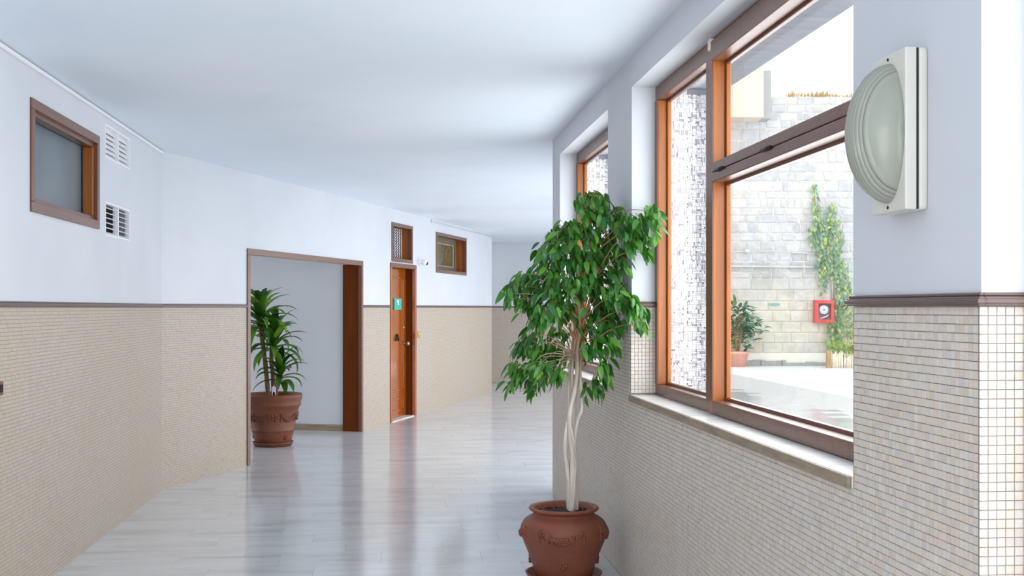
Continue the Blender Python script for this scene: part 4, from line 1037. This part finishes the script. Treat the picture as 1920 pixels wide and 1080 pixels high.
# ------------------------------------------------------------------ potted dracaena in the passage
DYY = 12.2; DS = F / DYY; DPX = 512; dpx, dpy = rot2((DPX - 960) / DS, DYY)
dra = empty('potted_dracaena', (dpx, dpy, .016), -TH); tag(dra, 'corn plant with three leaf crowns in brown terracotta pot inside passage opening', 'plant')
sau = MB(); sau.lathe([(.17, 0), (.2, .004), (.218, .038), (.222, .046), (.214, .048), (.205, .04), (.19, .015), (0, .014)], 48)
o = place(sau.build('plant_saucer', M_TERRA2), (dpx, dpy, 0), -TH); tag(o, 'terracotta saucer under the corn plant pot in passage', 'saucer')
prof2 = [(.185, 0), (.19, .01), (.222, .13), (.226, .15), (.232, .155), (.232, .165), (.228, .172), (.268, .36), (.282, .41), (.296, .42), (.303, .44), (.298, .455), (.312, .50), (.318, .525), (.312, .548), (.295, .552), (.28, .54), (.275, .50), (0, .49)]
def prad2(z):
    for (r0, z0), (r1, z1) in zip(prof2[:9], prof2[1:10]):
        if z0 <= z <= z1: return r0 + (r1 - r0) * (z - z0) / max(1e-6, z1 - z0)
    return .25
m_ = MB(); m_.lathe(prof2, 64); pot = m_.build('pot', M_TERRA2, dra)
for k in range(5):
    garland(pot, -.35 + k * 2 * PI / 5, .36, .33, .05, M_TERRA2, prad2, 1.2, 16); rosette(pot, .28 + k * 2 * PI / 5, .31, 2.2, M_TERRA2, prad2); rosette(pot, -.35 + k * 2 * PI / 5, .09, 1.5, M_TERRA2, prad2)
m_ = MB(); m_.lathe([(0, .4905), (.27, .492), (.15, .515), (0, .52)], 24); m_.build('soil', M_SOIL, dra)
def dp(px, py, d=0.0): return Vector(((px - DPX) / DS, d, (835 - py) / DS - .016))
M_CANEBARK = plain('cane_bark', lin(128, 98, 66), .8, var=.25, scale=18)
def dstem(pts, r):
    m_ = MB(); P = smooth_path([dp(*q) for q in pts], 4); m_.tube(P, [r * (1 + .06 * math.sin(i * 2.1)) for i in range(len(P))], 10); m_.build('stem', M_CANEBARK, dra)
dstem([(503, 748, 0), (501, 720, 0), (496, 670, .0), (489, 610, -.02)], .025)
dstem([(511, 748, .03), (511, 710, .03), (508, 670, .02), (512, 645, .0)], .024)
dstem([(521, 748, -.06), (521, 725, -.06), (523, 700, -.06)], .016)
def strap(L, Wd, el, bend, tone):
    n = 9; vs = []; p = Vector((0, 0, 0)); a = el; fs = []
    for i in range(n + 1):
        t_ = i / n; w = Wd * .5 * (min(1, .55 + t_ * 2.2) if t_ < .35 else (1 - ((t_ - .35) / .65) ** 2.4)) + .0008
        d = Vector((0, math.cos(a), math.sin(a))); nn = Vector((0, -math.sin(a), math.cos(a)))
        vs += [p + Vector((-w, 0, 0)) + nn * w * .35, p, p + Vector((w, 0, 0)) + nn * w * .35]
        p = p + d * (L / n); a -= bend / n * (0.5 + t_ * 1.4)
    for i in range(n):
        b = i * 3; fs += [(b, b + 1, b + 4, b + 3), (b + 1, b + 2, b + 5, b + 4)]
    me = bpy.data.meshes.new('leaf'); me.from_pydata(vs, [], fs); me.materials.append(M_LEAFD); tone_attr(me, [tone] * len(fs)); me.polygons.foreach_set('use_smooth', [True] * len(fs)); return me
def crown(c, n_, Lm, seed_, elev=(-0.05, 1.42), hang=.2):
    R_ = random.Random(seed_)
    for i in range(n_):
        f_ = i / n_; az = i * 2.4 + R_.uniform(-.3, .3); el = elev[1] - (elev[1] - elev[0]) * f_ ** 1.15 + R_.uniform(-.1, .1)
        L_ = Lm * R_.uniform(.82, 1.1) * (1 - .2 * abs(f_ - .45)); me = strap(L_, R_.uniform(.066, .086), el, R_.uniform(.9, 1.5) + .5 * f_, R_.random())
        o = bpy.data.objects.new('leaf', me); C.objects.link(o); o.parent = dra
        o.location = c + Vector((0, 0, (1 - f_) * .16 - .06)); o.rotation_euler = (0, 0, az)
crown(dp(489, 606, -.02), 40, .46, 3)
crown(dp(516, 650, -.05), 32, .46, 5)
crown(dp(528, 706, -.08), 22, .36, 9)
m_ = MB(); m_.box(-.022, .022, -.004, .0, 0, .13); m_.add([(-.022, -.004, .13), (.022, -.004, .13), (0, -.004, .15)], [(0, 1, 2)])
tg = m_.build('plant_tag', M_PLASTICW, dra); tg.location = dp(521, 746, -.2); tg['label'] = 'white plant tag with a dark oval'
m_ = MB(); m_.lathe([(.013, 0), (0, .0012)], 16, Matrix.Translation((0, -.0042, .06)) @ Matrix.Rotation(PI / 2, 4, 'X') , sy=1.8); m_.build('dark_oval', M_IRON, tg)
